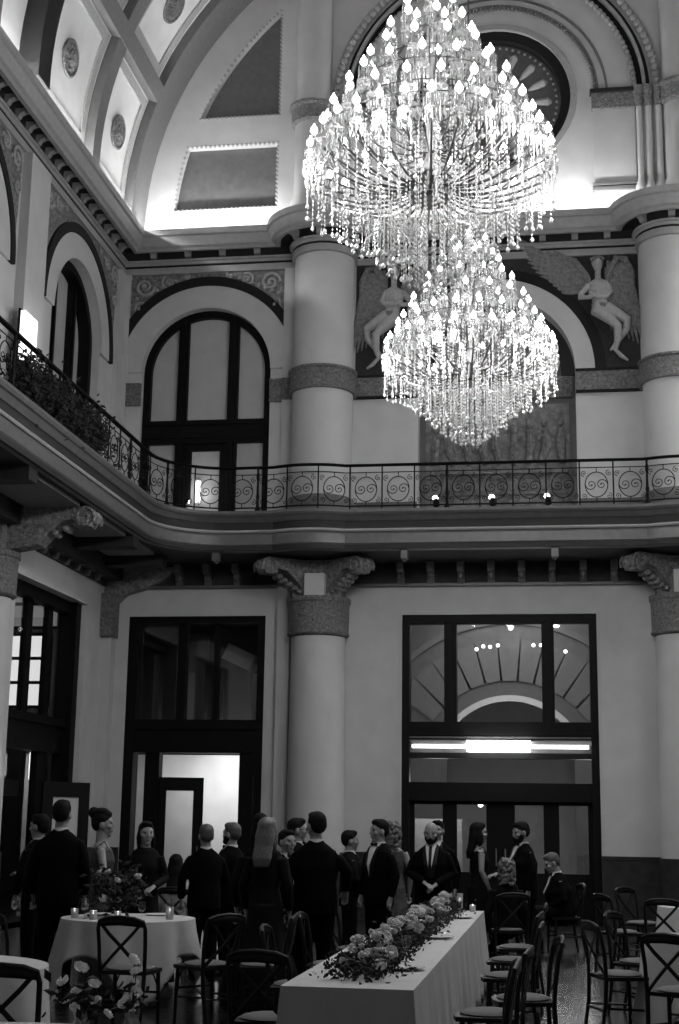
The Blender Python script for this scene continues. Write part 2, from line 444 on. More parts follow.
for x, y, z, rz, g_, lab in mods:
    if mo is None: mo = modillion().build('cornice_bracket', cornice_m); o = mo; o.location = (x, y, z); o.rotation_euler = (0, 0, rz)
    else: o = cop(mo, None, (x, y, z), rz)
    tag(o, lab, 'bracket', 'cornice brackets of the '+g_)

# ------------------------------------------------------------------ arches of the upper storey
def ring(to3, cu, cz, r0, r1, d0, d1, mt, name, a0=0, a1=180, parent=None, n=40, legs=0):
    lo = arc(cu, cz, r1, a0, a1, n)+arc(cu, cz, r0, a1, a0, n)
    if legs: lo = [(cu+r1, cz-legs)]+arc(cu, cz, r1, 0, 180, n)+[(cu-r1, cz-legs), (cu-r0, cz-legs)]+arc(cu, cz, r0, 180, 0, n)+[(cu+r0, cz-legs)]
    return M().prism([lo], to3, d0, d1).build(name, mt, parent)
def scroll(m, to3, u, v, r, turns, a0, sgn, d, th):
    pts = []
    n = int(turns*14)
    for i in range(n+1):
        t = i/n; a = a0+sgn*turns*2*PI*t; rr = r*(1-.85*t)
        pts.append(to3(u+rr*math.cos(a), v+rr*math.sin(a), d))
    m.tube(pts, [th*(1-.4*i/n) for i in range(n+1)], 5)
    m.ball(pts[-1], th*1.7, 6, 4)
def spandrel(to3, cu, half_l, half_r, zc, R, ztop, mt, parent, sides=(-1, 1)):
    for s in sides:
        h = half_l if s < 0 else half_r
        a_end = math.acos(min(1, h/R)); zt = ztop
        m = M(); a_top = PI/2
        lo = []
        n = 16
        for i in range(n+1):
            a = a_end+(PI/2-a_end)*i/n; lo.append((cu+s*R*math.cos(a), zc+R*math.sin(a)))
        lo += [(cu, zt), (cu+s*h, zt)]
        if s < 0: lo = lo[::-1]
        m.prism([lo], to3, 0, .02); m.build('spandrel_ground', mt, parent, smooth=False)
        c = M()
        scroll(c, to3, cu+s*(h-.28), zt-.27, .2, 1.6, 0, s, .04, .035)
        scroll(c, to3, cu+s*(h-.2), zt-.72, .13, 1.4, 1, -s, .04, .028)
        scroll(c, to3, cu+s*(h-.75), zt-.2, .14, 1.5, 2, -s, .04, .028)
        scroll(c, to3, cu+s*(h-1.1), zt-.1, .08, 1.2, 2, s, .04, .022)
        for k in range(7):
            c.ball(to3(cu+s*(h-.12-.13*k), zt-.5+.055*k, .03), (.05, .05, .035), 6, 4)
        c.build('carved_scrollwork', cornice_m, parent)
def bay(to3, cu, hl, hr, wh, imp=True):
    p = thing('arched_opening_surround', 'pale round arch with carved spandrels, '+wh, 'arch')
    ring(to3, cu, 10.12, 1.27, 1.72, 0, .05, plaster_pale, 'archivolt', parent=p)
    M_ = M()
    a = math.degrees(math.acos(min(1, min(hl, 1.72)/1.9)))
    # dark outer band clipped by the pilasters
    lo = [(cu+1.9*math.cos(t), 10.12+1.9*math.sin(t)) for t in [math.acos(hr/1.9 if hr < 1.9 else 1)+(PI-math.acos(hl/1.9 if hl < 1.9 else 1)-math.acos(hr/1.9 if hr < 1.9 else 1))*i/40 for i in range(41)]]
    lo += [(cu+1.72*math.cos(t), 10.12+1.72*math.sin(t)) for t in [PI-math.acos(min(1, hl/1.72))-(PI-math.acos(min(1, hl/1.72))-math.acos(min(1, hr/1.72)))*i/40 for i in range(41)]]
    M_.prism([lo], to3, 0, .07).build('outer_moulding', groove_m, p)
    spandrel(to3, cu, hl, hr, 10.12, 1.9, 12.14, relief_m, p)
    for s, h in (((-1, hl), (1, hr)) if imp else ()):
        q = M(); a, b = sorted((cu+s*1.27, cu+s*h)); q.prism([rect(a, b, 9.47, 9.87)], to3, 0, .07)
        q.prism([rect(a, b, 9.84, 9.89)], to3, 0, .1); q.prism([rect(a, b, 9.45, 9.49)], to3, 0, .09); q.build('impost_band', band_m, p)
    return p
bay(back, -BX, 1.56, 1.52, 'over the balcony left of the left column')
bay(back, BX, 1.52, 1.56, 'over the balcony right of the right column')
bay(left, 23.0, 2.05, 2.08, 'in the left wall nearest the corner', False)
bay(left, 18.0, 2.05, 2.05, 'in the left wall, cut by the left picture edge', False)
# pilasters
def pil(to3, u0, u1, z0, z1, d, lab):
    p = thing('pilaster', lab, 'pilaster')
    M().prism([rect(u0, u1, z0, z1)], to3, 0, d).build('shaft', plaster_pale, p, smooth=False)
    if z0 < 9 < z1 and 'upper' in lab:
        q = M(); q.prism([rect(u0, u1, 9.47, 9.87)], to3, 0, d+.03); q.prism([rect(u0, u1, 9.84, 9.89)], to3, 0, d+.05); q.build('band', band_m, p, smooth=False)
    return p
pil(back, -7.3, -7.12, 6.95, 12.12, .09, 'narrow pale corner pilaster on the end wall above the balcony')
pil(left, 25.08, 25.41, 6.95, 12.12, .09, 'narrow pale corner pilaster on the left wall above the balcony')
pil(left, 20.1, 20.95, 6.95, 12.12, .16, 'broad pale pilaster between the two arches of the left wall')
for s, w in ((-1, 'left'), (1, 'right')):
    for sg in (-1, 1):
        a = s*COLX+sg*.57; b = s*COLX+sg*.82; a, b = sorted((a, b))
        if s*sg > 0: pil(back, a, b, 6.95, 12.12, .09, 'slim pale pilaster on the outer side of the upper %s column' % w)

# arched windows with frosted lights and a balcony door
def arch_window(to3_, cu, idx, lab, deep=0.0):
    to3 = lambda u, v, d: to3_(u, v, d-deep)
    p = thing('window_%d' % idx, lab, 'window', kind='structure')
    d0, d1 = -.3, -.18
    ring(to3, cu, 10.12, 1.13, 1.28, -.36, -.14+deep, wood_dark, 'window_frame', parent=p, legs=3.17)
    m = M()
    for u in (-.5, .5):
        zt = 10.12+math.sqrt(1.2**2-.5**2)
        m.prism([rect(cu+u-.1, cu+u+.1, 6.95, zt)], to3, -.34, -.16)
        m.prism([rect(cu+u-.04, cu+u+.04, 6.95, zt)], to3, -.18, -.12)
    m.build('mullion', wood_dark, p)
    m = M(); m.prism([rect(cu-1.2, cu+1.2, 8.72, 9.18)], to3, -.36, -.13)
    m.prism([rect(cu-1.22, cu+1.22, 9.08, 9.16)], to3, -.2, -.09); m.prism([rect(cu-1.22, cu+1.22, 8.82, 8.88)], to3, -.2, -.1); m.build('transom_bar', wood_dark, p)
    g = M()
    lo = [(cu-1.2, 6.95), (cu+1.2, 6.95)]+arc(cu, 10.12, 1.2, 0, 180, 30)
    g.prism([lo], to3, -.29, -.26); g.build('frosted_pane', frost_m, p, smooth=False)
    # door leaf in the middle light, thick stiles
    dm = M()
    for u in (-.36, .36): dm.prism([rect(cu+u-.08, cu+u+.08, 6.95, 8.58)], to3, -.3, -.2)
    dm.prism([rect(cu-.44, cu+.44, 8.58, 8.71)], to3, -.3, -.21); dm.prism([rect(cu-.27, cu+.27, 6.95, 7.3)], to3, -.3, -.2)
    dm.build('door_leaf', wood_dark, p)
    for s in (-1, 1):
        e = M(); e.prism([rect(cu+s*.9-.3, cu+s*.9+.3, 6.95, 7.3)], to3, -.3, -.2); e.build('lower_panel', wood_dark, p)
    return p
arch_window(back, -BX, 1, 'dark framed arched window with three frosted lights on the end wall above the balcony')
arch_window(back, BX, 2, 'dark framed arched window right of the right column, outside the picture')
arch_window(left, 23.0, 3, 'dark framed arched window in the left wall nearest the corner', .1)
arch_window(left, 18.0, 4, 'dark framed arched window in the left wall cut by the picture edge')

# central niche
def niche():
    p = thing('central_niche', 'tall arched niche with carved relief panel behind the lower chandelier', 'niche')
    ring(back, 0, 9.9, 1.46, 1.82, 0, .05, plaster_pale, 'archivolt', parent=p)
    ring(back, 0, 9.9, 1.82, 2.02, 0, .06, groove_m, 'outer_moulding', parent=p)
    ring(back, 0, 9.9, 1.2, 1.46, -.38, -.3, shade_m, 'inner_arch_moulding', parent=p)
    lo = [(-1.5, 7.0), (1.5, 7.0)]+arc(0, 9.9, 1.5, 0, 180, 30)
    M().prism([lo], back, -.44, -.38).build('back_panel', fascia_m, p, smooth=False)
    m = M(); m.prism([rect(-1.34, 1.34, 7.1, 9.35)], back, -.38, -.3); m.build('relief_panel', niche_m, p, smooth=False)
    m = M(); rnd = random.Random(3)
    for k in range(9):        # carved figures of the relief
        u = -1.15+.29*k; h = .62+.12*rnd.random()
        m.ball(back(u, 8.25+h, -.28), (.07, .05, .09), 8, 6)
        m.tube([back(u, 8.15+h, -.29), back(u+rnd.uniform(-.05, .05), 8.15+h*.55, -.29), back(u+rnd.uniform(-.1, .1), 8.2, -.29)], [.06, .1, .06], 8)
        m.tube([back(u, 8.1+h, -.27), back(u+rnd.uniform(-.16, .16), 8.2+h*.6, -.26), back(u+rnd.uniform(-.2, .2), 8.35+h*.6, -.26)], .03, 6)
    m.build('carved_figures', relief_m, p)
    m = M(); m.prism([rect(-1.4, 1.4, 9.47, 9.87)], back, -.38, -.25); m.build('cross_band', band_m, p, smooth=False)
    m = M(); m.prism([rect(-1.3, 1.3, 8.02, 8.1)], back, -.38, -.24); m.prism([rect(-1.3, 1.3, 7.62, 7.68)], back, -.38, -.26)
    for k in range(14): m.prism([rect(-1.2+.18*k, -1.12+.18*k, 7.7, 7.98)], back, -.3, -.27)
    m.build('moulded_course', niche_m, p)
    return p
niche()
# band on the back wall around the columns
for s, u0, u1, lab in ((-1, -2.67, -1.46, 'carved band on the end wall between left column and niche'), (1, 1.46, 2.67, 'carved band on the end wall between niche and right column')):
    m = M(); m.prism([rect(u0, u1, 9.49, 9.86)], back, 0, .06); trim(m, band_m, lab, 'band', smooth=False)
    m = M(); m.prism([rect(u0, u1, 9.86, 9.9)], back, 0, .09); m.prism([rect(u0, u1, 9.45, 9.49)], back, 0, .08); trim(m, groove_m, lab.replace('carved band', 'thin dark edging of the carved band'), 'moulding', smooth=False)
    a, b = sorted((s*1.47, s*2.65)); m = M()
    m.prism([rect(a, b, 6.95, 7.45)], back, 0, .06); trim(m, fascia_m, 'dark plinth on the end wall above the balcony, %s of the niche' % ('left' if s < 0 else 'right'), 'plinth', smooth=False)

# ------------------------------------------------------------------ angel reliefs
def angel(s, lab):
    # drawn in metres about (1.9, 11.2) on the wall, mirrored for the left one; every limb has its own depth
    p = thing('angel_relief', lab, 'relief')
    lo = [(2.65, 9.9), (2.65, 12.24), (0, 12.24), (0, 11.92)]
    for i in range(17):
        a = math.radians(89-89*i/16); lo.append((2.02*math.cos(a), 9.9+2.02*math.sin(a)))
    lo = [(s*u, v) for u, v in lo]
    if s < 0: lo = lo[::-1]
    M().prism([lo], back, 0, .02).build('dark_ground', relief_dark, p, smooth=False)
    f = lambda u, v, d: back(s*u, v, d)
    def feather(m, u, v, ang, L, w, d):
        c, sn = math.cos(ang), math.sin(ang)
        m.tube([f(u, v, d), f(u+c*L*.3, v+sn*L*.3, d+.015), f(u+c*L*.75, v+sn*L*.75, d+.01), f(u+c*L, v+sn*L, d-.005)],
               [(w*.5, .02), (w, .03), (w*.85, .022), (w*.2, .006)], 8)
    # wings
    w1 = M()    # spread wing towards the arch: long flight feathers under two rows of coverts
    for k in range(13): feather(w1, 1.78-.05*k, 11.42+.045*k, math.radians(182-3.2*k), .62+.035*k, .06, .045)
    for k in range(10): feather(w1, 1.74-.05*k, 11.55+.045*k, math.radians(176-4*k), .42, .06, .07)
    for k in range(8): feather(w1, 1.72-.06*k, 11.7+.05*k, math.radians(172-5*k), .26, .055, .095)
    w1.tube([f(1.78, 11.45, .1), f(1.68, 11.7, .12), f(1.48, 12.0, .12), f(1.15, 12.12, .1)], [.05, .07, .06, .04], 8)
    w1.build('wing', wing_m, p)
    w2 = M()    # folded wing hanging behind
    for k in range(9): feather(w2, 2.06+.055*k, 11.7-.01*k, math.radians(-86+k*1.0), 1.3-.04*abs(k-6), .05, .04)
    for k in range(8): feather(w2, 2.06+.058*k, 11.85-.01*k, math.radians(-84+k), .75, .052, .065)
    for k in range(7): feather(w2, 2.1+.06*k, 11.98-.01*k, math.radians(-82+k), .42, .05, .09)
    w2.tube([f(2.05, 11.4, .08), f(2.12, 11.75, .12), f(2.26, 12.02, .12), f(2.42, 12.0, .1), f(2.54, 11.75, .09), f(2.56, 11.3, .07)], [.04, .06, .07, .07, .05, .03], 8)
    w2.build('wing', wing_m, p)
    b = M()
    # torso, shoulders, neck, head
    b.tube([f(1.95, 11.02, .1), f(1.93, 11.2, .12), f(1.92, 11.36, .13), f(1.91, 11.53, .12), f(1.9, 11.6, .1)], [(.17, .12), (.14, .11), (.185, .14), (.2, .11), (.09, .07)], 14)
    b.tube([f(1.91, 11.55, .12), f(1.91, 11.78, .14)], .06, 8)
    b.ball(f(1.905, 11.88, .17), (.095, .11, .13), 12, 10)
    b.ball(f(1.89, 11.86, .28), (.02, .02, .03), 6, 5)
    # arms folded across the chest
    b.tube([f(1.73, 11.5, .14), f(1.58, 11.3, .17), f(1.56, 11.24, .19), f(1.74, 11.22, .24), f(1.9, 11.28, .27)], [.06, .055, .05, .045, .035], 8)
    b.tube([f(2.08, 11.5, .14), f(2.13, 11.33, .18), f(2.06, 11.24, .22), f(1.88, 11.22, .26), f(1.74, 11.3, .28)], [.06, .055, .05, .045, .035], 8)
    # legs
    b.tube([f(1.9, 11.08, .14), f(1.86, 10.98, .2), f(2.1, 10.78, .24), f(2.24, 10.64, .24), f(2.24, 10.4, .18), f(2.2, 10.22, .12), f(2.3, 10.1, .12), f(2.42, 10.02, .1)], [.11, .125, .1, .085, .07, .04, .045, .025], 10)
    b.tube([f(2.05, 11.08, .12), f(2.18, 10.95, .16), f(2.42, 10.78, .17), f(2.4, 10.6, .14), f(2.26, 10.42, .1), f(2.16, 10.28, .09), f(2.1, 10.22, .1)], [.11, .11, .085, .07, .055, .04, .025], 10)
    o = b.build('body', angel_m, p); remesh(o, .014, 2)
    h = M(); h.ball(f(1.905, 11.93, .13), (.115, .1, .115), 12, 8)
    for k in range(7): h.ball(f(1.8+.035*k, 11.98+.045*math.sin(k*PI/6), .2), .035, 6, 5)
    h.build('curled_hair', wing_m, p)
    d = M(); d.tube([f(1.8, 11.1, .12), f(1.95, 11.06, .22), f(2.12, 11.1, .14)], [.05, .07, .04], 8)
    d.tube([f(2.05, 11.08, .1), f(2.25, 11.05, .09), f(2.4, 10.95, .07)], [.06, .08, .02], 8); d.build('drapery', wing_m, p)
angel(1, 'winged angel in plaster relief in the dark spandrel beside the right column')
angel(-1, 'winged angel in plaster relief beside the left column, half behind the chandelier')

# ------------------------------------------------------------------ columns
def lathe_cut(prof, c, n=32): return M().lathe(prof, c, n)
def column(x, y, z0, z1, lower, lab):
    p = thing('engaged_column', lab, 'column', (x, y, z0)); r = RC if not lower else .52
    if lower:
        M().lathe([(r*1.02, 0), (r*1.0, .2), (r*.98, 2), (r*.94, 4.9), (0, 4.9)], (0, 0, 0), 36).build('shaft', plaster_pale, p)
        M().lathe([(r*1.02, 4.92), (r*1.09, 4.95), (r*1.05, 5.0), (r*1.07, 5.5), (r*1.12, 5.52), (r*1.12, 5.6), (0, 5.6)], (0, 0, 0), 36).build('carved_capital', band_m, p)
        M().lathe([(r*1.22, 0), (r*1.22, .12), (r*1.12, .2), (r*1.06, .34), (r*1.04, 1.15), (0, 1.15)], (0, 0, 0), 36).build('stone_base', wains_m, p)
    else:
        M().lathe([(r, 0), (r, 2.5), (r*.995, 5.3), (0, 5.3)], (0, 0, 0), 40).build('shaft', plaster_pale, p)
        M().lathe([(r, 2.5), (r+.07, 2.5), (r+.07, 2.54), (r+.045, 2.55), (r+.045, 2.88), (r+.08, 2.9), (r+.08, 2.94), (r, 2.94)], (0, 0, 0), 40).build('carved_band', band_m, p)
        M().lathe([(r, 0), (r+.14, 0), (r+.14, .3), (r+.06, .42), (r+.02, .5), (r, .5)], (0, 0, 0), 40).build('base', fascia_m, p)
    return p
def console(ang, L=1.15, w=.3, top=6.27, K=1.0):
    """scrolled carved bracket: S profile, volute at the tip, leaf on the underside"""
    m = M()
    prof = [(0, top), (L-.05, top), (L+.05, top-.06), (L+.08, top-.18), (L, top-.3), (L-.14, top-.3), (L-.25, top-.2), (L-.4, top-.22), (L-.6, top-.38), (L-.78, top-.58), (.3, top-.68), (0, top-.7)]
    c, s = math.cos(ang), math.sin(ang)
    m.prism([prof[::-1]], lambda u, v, d: (u*c-d*s, u*s+d*c, v), -w/2, w/2)
    for dd in (-w/2-.01, w/2+.01):
        pts = []
        for i in range(22):
            t = i/21; a = -.5+t*9.5; rr = .17*(1-.85*t); pts.append(((L-.07+rr*math.cos(a))*c-dd*s, (L-.07+rr*math.cos(a))*s+dd*c, top-.17+rr*math.sin(a)))
        m.tube(pts, .025, 6)
    for k in range(9):
        t = k/8; u = .15+t*(L-.35); v = top-.66+.4*t**1.5
        for dd in (-w*.3, 0, w*.3): m.ball((u*c-dd*s, u*s+dd*c, v), (.06, .06, .05), 6, 5)
    m.ball(((L+.05)*c, (L+.05)*s, top-.17), (.09, .09, .11), 8, 6)
    return m
def lower_column(x, y, angs, lab):
    p = column(x, y, 0, 5.6, True, lab)
    for a in angs: console(a).build('scrolled_bracket', bracket_m, p)
    return p
for s, w in ((-1, 'left'), (1, 'right')):
    p = lower_column(s*COLX, COLY, (math.radians(-90-52), math.radians(-90+52)), 'round pale %s column under the balcony with two scrolled brackets' % w)
    M().bb(-.18, .18, -.53, -.2, 5.6, 6.0).build('pale_block', plaster_pale, p, smooth=False)
    M().bb(-.45, .45, -.3, .25, 5.6, 6.28).build('bracket_core', bracket_m, p, smooth=False)
    column(s*COLX, COLY, 6.95, 12.3, False, 'round pale %s column rising from the balcony to the cornice' % w)
lp = lower_column(-7.6, 20.25, (), 'round pale column on the left wall under the balcony, cut by the left picture edge')
console(0.0, 1.72, .34).build('scrolled_bracket', bracket_m, lp)
M().bb(-.3, .45, -.35, .35, 5.6, 6.28).build('bracket_core', bracket_m, lp, smooth=False)
# corner bracket pier
cp = thing('corner_pilaster', 'slim pale pilaster with carved capital in the corner under the balcony', 'pilaster')
M().bb(-7.3, -7.1, 25.22, 25.5, 0, 4.95).build('shaft', plaster_pale, cp, smooth=False)
M().bb(-7.3, -7.06, 25.12, 25.5, 4.95, 5.75).build('carved_capital', band_m, cp, smooth=False)
m = M(); m.prism([[(-7.3, 5.75), (-7.06, 5.6), (-6.9, 5.75), (-6.55, 5.85), (-6.2, 6.0), (-5.9, 6.25), (-7.3, 6.27)]], back, 0, .22); m.build('carved_bracket', bracket_m, cp, smooth=False)

# pilaster strips flanking the lower column, plain plaster
for s in (-1, 1):
    trim(M().bb(s*3.78, s*4.02, 25.36, 25.5, 0, 5.87), plaster_pale, 'narrow pale pilaster strip beside the lower %s column' % ('left' if s < 0 else 'right'), 'pilaster', smooth=False)

# ------------------------------------------------------------------ balcony
BD = 1.5
def bplan(o): return dict(left0=-4.0, fillet=1.2+0*o, bulge=None)
def bal_path(o):
    """o = outward of the rail line"""
    d = BD+o; x = XL+d; y = YB-d; P = [(x, -4), (x, 10), (x, y-1.2+o)]
    cx, cy, r = XL+BD+1.2, YB-BD-1.2, 1.2-o
    for i in range(1, 12):
        a = PI-(PI/2)*i/12; P.append((cx+r*math.cos(a), cy+r*math.sin(a)))
    P.append((cx, cy+r))
    R = 1.36+o; h = COLY-y
    for s in (-1, 1):
        a0 = PI+math.asin(h/R); a1 = 2*PI-math.asin(h/R)
        for i in range(11):
            a = a0+(a1-a0)*i/10; P.append((s*COLX+R*math.cos(a), COLY+R*math.sin(a)))
    P.append((7.3, y)); return P
def bal_sweep(prof):
    rings = [[(x, y, z) for x, y in bal_path(o)] for o, z in prof]; n = len(rings[0]); q = len(prof)
    m = M(); fs = []
    for i in range(q):
        j = (i+1) % q
        for t in range(n-1): fs.append((i*n+t, i*n+t+1, j*n+t+1, j*n+t))
    fs += [tuple(i*n for i in range(q))[::-1], tuple(i*n+n-1 for i in range(q))]
    return m.add([p for r in rings for p in r], fs)
bal = thing('balcony', 'long grey balcony ledge running along the left wall and the end wall', 'balcony')
# slab from wall to the edge
lo = bal_path(.0); lo2 = [(XL, -4)]+lo+[(7.3, 25.5), (XL, 25.5)]
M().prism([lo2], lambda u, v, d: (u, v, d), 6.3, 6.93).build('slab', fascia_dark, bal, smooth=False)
bal_sweep([(-.1, 6.98), (.14, 6.98), (.15, 6.93), (.12, 6.89), (.09, 6.88), (.05, 6.84), (.02, 6.8), (-.1, 6.8)]).build('top_moulding', fascia_m, bal, ang=25)
bal_sweep([(-.1, 6.8), (.0, 6.8), (-.02, 6.7), (.0, 6.62), (-.1, 6.62)]).build('dark_cove', fascia_dark, bal, ang=25)
bal_sweep([(-.1, 6.655), (.03, 6.655), (.045, 6.63), (.03, 6.605), (-.1, 6.605)]).build('bead_moulding', cornice_m, bal, ang=25)
bal_sweep([(-.1, 6.6), (.0, 6.6), (.02, 6.56), (.02, 6.4), (-.02, 6.36), (-.03, 6.31), (-.1, 6.28)]).build('lower_fascia', fascia_m, bal, ang=25)
# small pendants along the lower edge
for k in range(15):
    x = -2.4+.66*k*.62; 
pd = M(); pd.bb(-.06, .06, -.05, .12, 6.14, 6.29); pd.ball((0, .03, 6.14), (.05, .05, .05), 6, 5)
pdo = None
for x in (-4.9, -1.55, 1.03, 1.9, 0.0):
    if x in (0.0, 1.9): continue
    if pdo is None: pdo = pd.build('pendant_block', fascia_m, bal); pdo.location = (x, 24.12, 0)
    else: cop(pdo, bal, (x, 24.12, 0))
# soffit beams
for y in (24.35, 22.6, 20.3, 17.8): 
    M().bb(-7.3, -5.9, y-.16, y+.16, 6.1, 6.32).build('soffit_beam', fascia_dark, bal, smooth=False)  # beams darkened: shade beneath the balcony is in their colour
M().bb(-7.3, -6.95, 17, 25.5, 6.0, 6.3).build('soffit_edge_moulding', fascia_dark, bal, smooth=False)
m = M()
for (y0, y1) in ((20.6, 22.3), (22.9, 24.0), (18.1, 20.0)): m.bb(-6.85, -6.0, y0, y1, 6.24, 6.305)
m.build('soffit_panel', rib_m, bal, smooth=False)
# frieze under the balcony: on the back wall and the left wall, dark panels between small consoles
fz = M(); fz.prism([rect(-7.3, 7.3, 5.88, 6.3)], back, 0, .05)
trim(fz, relief_dark, 'dark carved frieze on the end wall right under the balcony', 'frieze', smooth=False)
fz = M(); fz.prism([rect(-7.3, 7.3, 5.87, 5.92)], back, 0, .09); trim(fz, fascia_m, 'thin grey moulding along the bottom of the end wall frieze', 'moulding', smooth=False)
fz = M(); fz.prism([rect(-4, 25.5, 5.9, 6.3)], left, 0, .05); trim(fz, relief_dark, 'dark carved frieze on the left wall right under the balcony', 'frieze', smooth=False)
fc = None
def small_console():
    m = M(); m.prism([[(0, 5.9), (.06, 5.9), (.1, 6.0), (.16, 6.1), (.28, 6.14), (.3, 6.28), (0, 6.28)]], lambda u, v, d: (d, -u, v), -.06, .06)
    m.ball((0, -.14, 6.04), (.055, .05, .07), 6, 5); return m
spots = [(-1.75+.545*k, YB-.04, 0, 'end wall', '%s from the left column between the columns' % ORD[k]) for k in range(8)]
spots += [(x, YB-.04, 0, 'end wall', '%s from the corner on the end wall' % ORD[k]) for k, x in enumerate((-5.9, -5.35, -4.8))]
spots += [(x, YB-.04, 0, 'end wall', '%s beyond the right column' % ORD[k]) for k, x in enumerate((4.7, 5.25, 5.8, 6.35))]
spots += [(XL+.04, y, PI/2, 'left wall', '%s from the corner on the left wall' % ORD[k]) for k, y in enumerate((24.6, 24.05, 23.5, 22.95, 22.4, 21.85, 21.3))]
for x, y, rz, g_, w in spots:
    if fc is None: fc = o = small_console().build('frieze_bracket', fascia_m); o.location = (x, y, 0); o.rotation_euler = (0, 0, rz)
    else: o = cop(fc, None, (x, y, 0), rz)
    tag(o, 'small dark bracket under the balcony, '+w, 'bracket', 'frieze brackets of the '+g_)

# railing
rail = thing('balcony_railing', 'black wrought iron railing with scroll panels along the balcony edge', 'railing')
rp = []
pp = [Vector((x, y, 0)) for x, y in bal_path(0.0)]
# resample from y = 8 on
cum = [0]
for i in range(1, len(pp)): cum.append(cum[-1]+(pp[i]-pp[i-1]).length)
def at_len(s):
    for i in range(1, len(pp)):
        if s <= cum[i] or i == len(pp)-1:
            t = (s-cum[i-1])/max(1e-9, cum[i]-cum[i-1]); q = pp[i-1].lerp(pp[i], t)
            return q, (pp[i]-pp[i-1]).normalized()
s0 = 17.0; total = cum[-1]
hand = [tuple(at_len(s0+(total-s0)*i/260)[0]+Vector((0, 0, 7.79))) for i in range(261)]
hr = M(); hr.tube(hand, [(.028, .045)]*261, 8); hr.build('handrail', iron_m, rail)
M().tube([(x, y, 7.06) for x, y, z in hand], .014, 5).build('bottom_rail', iron_m, rail)
M().tube([(x, y, 7.66) for x, y, z in hand], .009, 5).build('upper_rail', iron_m, rail)
# length parameter at which X = x on the back stretch
post = M(); post.tube([(0, 0, 6.97), (0, 0, 7.77)], .013, 6)
thick = M(); thick.lathe([(.05, 6.97), (.05, 7.03), (.03, 7.06), (.022, 7.2), (.035, 7.26), (.022, 7.32), (.018, 7.55), (.03, 7.6), (.03, 7.66), (.018, 7.7), (.022, 7.77), (0, 7.77)], n=8)
panel = M()
Wd = .54
ptsf = lambda u, v, d=0: (u, d, v)
panel.tube([ptsf(.19*math.cos(2*PI*k/24), 7.36+.22*math.sin(2*PI*k/24)) for k in range(24)], .009, 5, closed=True)
for a in (0, PI):
    scroll(panel, ptsf, .09*math.cos(a), 7.36+.09*math.sin(a)*0, .1, 1.4, a, 1, 0, .009)
for sx in (-1, 1):
    for sz in (-1, 1):
        scroll(panel, ptsf, sx*.21, 7.36+sz*.2, .055, 1.2, PI/2*sx, sx*sz, 0, .007)
panel.tube([ptsf(0, 7.07), ptsf(0.0, 7.14)], .008, 5); panel.tube([ptsf(0, 7.58), ptsf(0, 7.65)], .008, 5)
step = .567
# phase: a decorated post at X = -4.15 (left) and X = 2.45 (right) on the end wall
def len_of_x(xx):
    lo_, hi_ = cum[3], total
    for _ in range(50):
        md = (lo_+hi_)/2
        if at_len(md)[0].x < xx: lo_ = md
        else: hi_ = md
    return lo_
a = len_of_x(-4.15)
po = th = pa = None; k = -int((a-s0)/step)
while a+k*step < total-.1:
    q, t = at_len(a+k*step); ang = math.atan2(t.y, t.x)
    big = (k % 6 == 0) or (k % 3 == 0 and k < 0)
    if big:
        if th is None: th = thick.build('newel_post', iron_m, rail); o = th; o.location = (q.x, q.y, 0)
        else: o = cop(th, rail, (q.x, q.y, 0))
    else:
        if po is None: po = post.build('baluster', iron_m, rail); o = po; o.location = (q.x, q.y, 0)
        else: o = cop(po, rail, (q.x, q.y, 0))
    q, t = at_len(a+(k+.5)*step); ang = math.atan2(t.y, t.x)
    if a+(k+.5)*step < total:
        if pa is None: pa = panel.build('scroll_panel', iron_m, rail); o = pa; o.location = (q.x, q.y, 0); o.rotation_euler = (0, 0, ang)
        else: o = cop(pa, rail, (q.x, q.y, 0), ang)
    k += 1
# foliage hanging over the left railing
def leaf_cluster(m, c, n, spread, size, rnd, droop=0):
    for _ in range(n):
        p = Vector(c)+Vector((rnd.gauss(0, spread[0]), rnd.gauss(0, spread[1]), rnd.gauss(0, spread[2])))
        d = Vector((rnd.uniform(-1, 1), rnd.uniform(-1, 1), rnd.uniform(-.8, .8))).normalized(); e = d.orthogonal().normalized()
        L = size*rnd.uniform(.7, 1.3); w = L*.28; nn = d.cross(e)*L*.12
        m.add([p, p+d*L*.5+e*w, p+d*L, p+d*L*.5-e*w, p+d*L*.5+nn], [(0, 1, 4), (1, 2, 4), (2, 3, 4), (3, 0, 4)])
rnd = random.Random(5)
for (y0, n, lab) in ((17.55, 9, 'leafy dark plant in a planter behind the left railing, nearest the picture edge'), (18.75, 8, 'leafy dark plant in a planter behind the left railing, middle one'), (19.9, 8, 'leafy dark plant in a planter behind the left railing, nearest the corner')):
    p = thing('potted_plant', lab, 'plant', (-6.0, y0, 6.93))
    M().box((0, 0, .14), (.28, .8, .28)).build('planter', fascia_dark, p, smooth=False)
    m = M(); st_ = M()
    for k in range(n):
        yy = -.45+.9*k/n; top = rnd.uniform(.5, .78)
        leaf_cluster(m, (rnd.uniform(-.02, .2), yy, top*.62), 150, (.1, .1, .16), .1, rnd)
        st_.tube([(0, yy*.7, .26), (.03, yy, top*.7), (.02, yy, top)], .008, 4)
    m.build('foliage', leaf_m, p)['kind'] = 'stuff'; st_.build('stems', leaf_m, p)
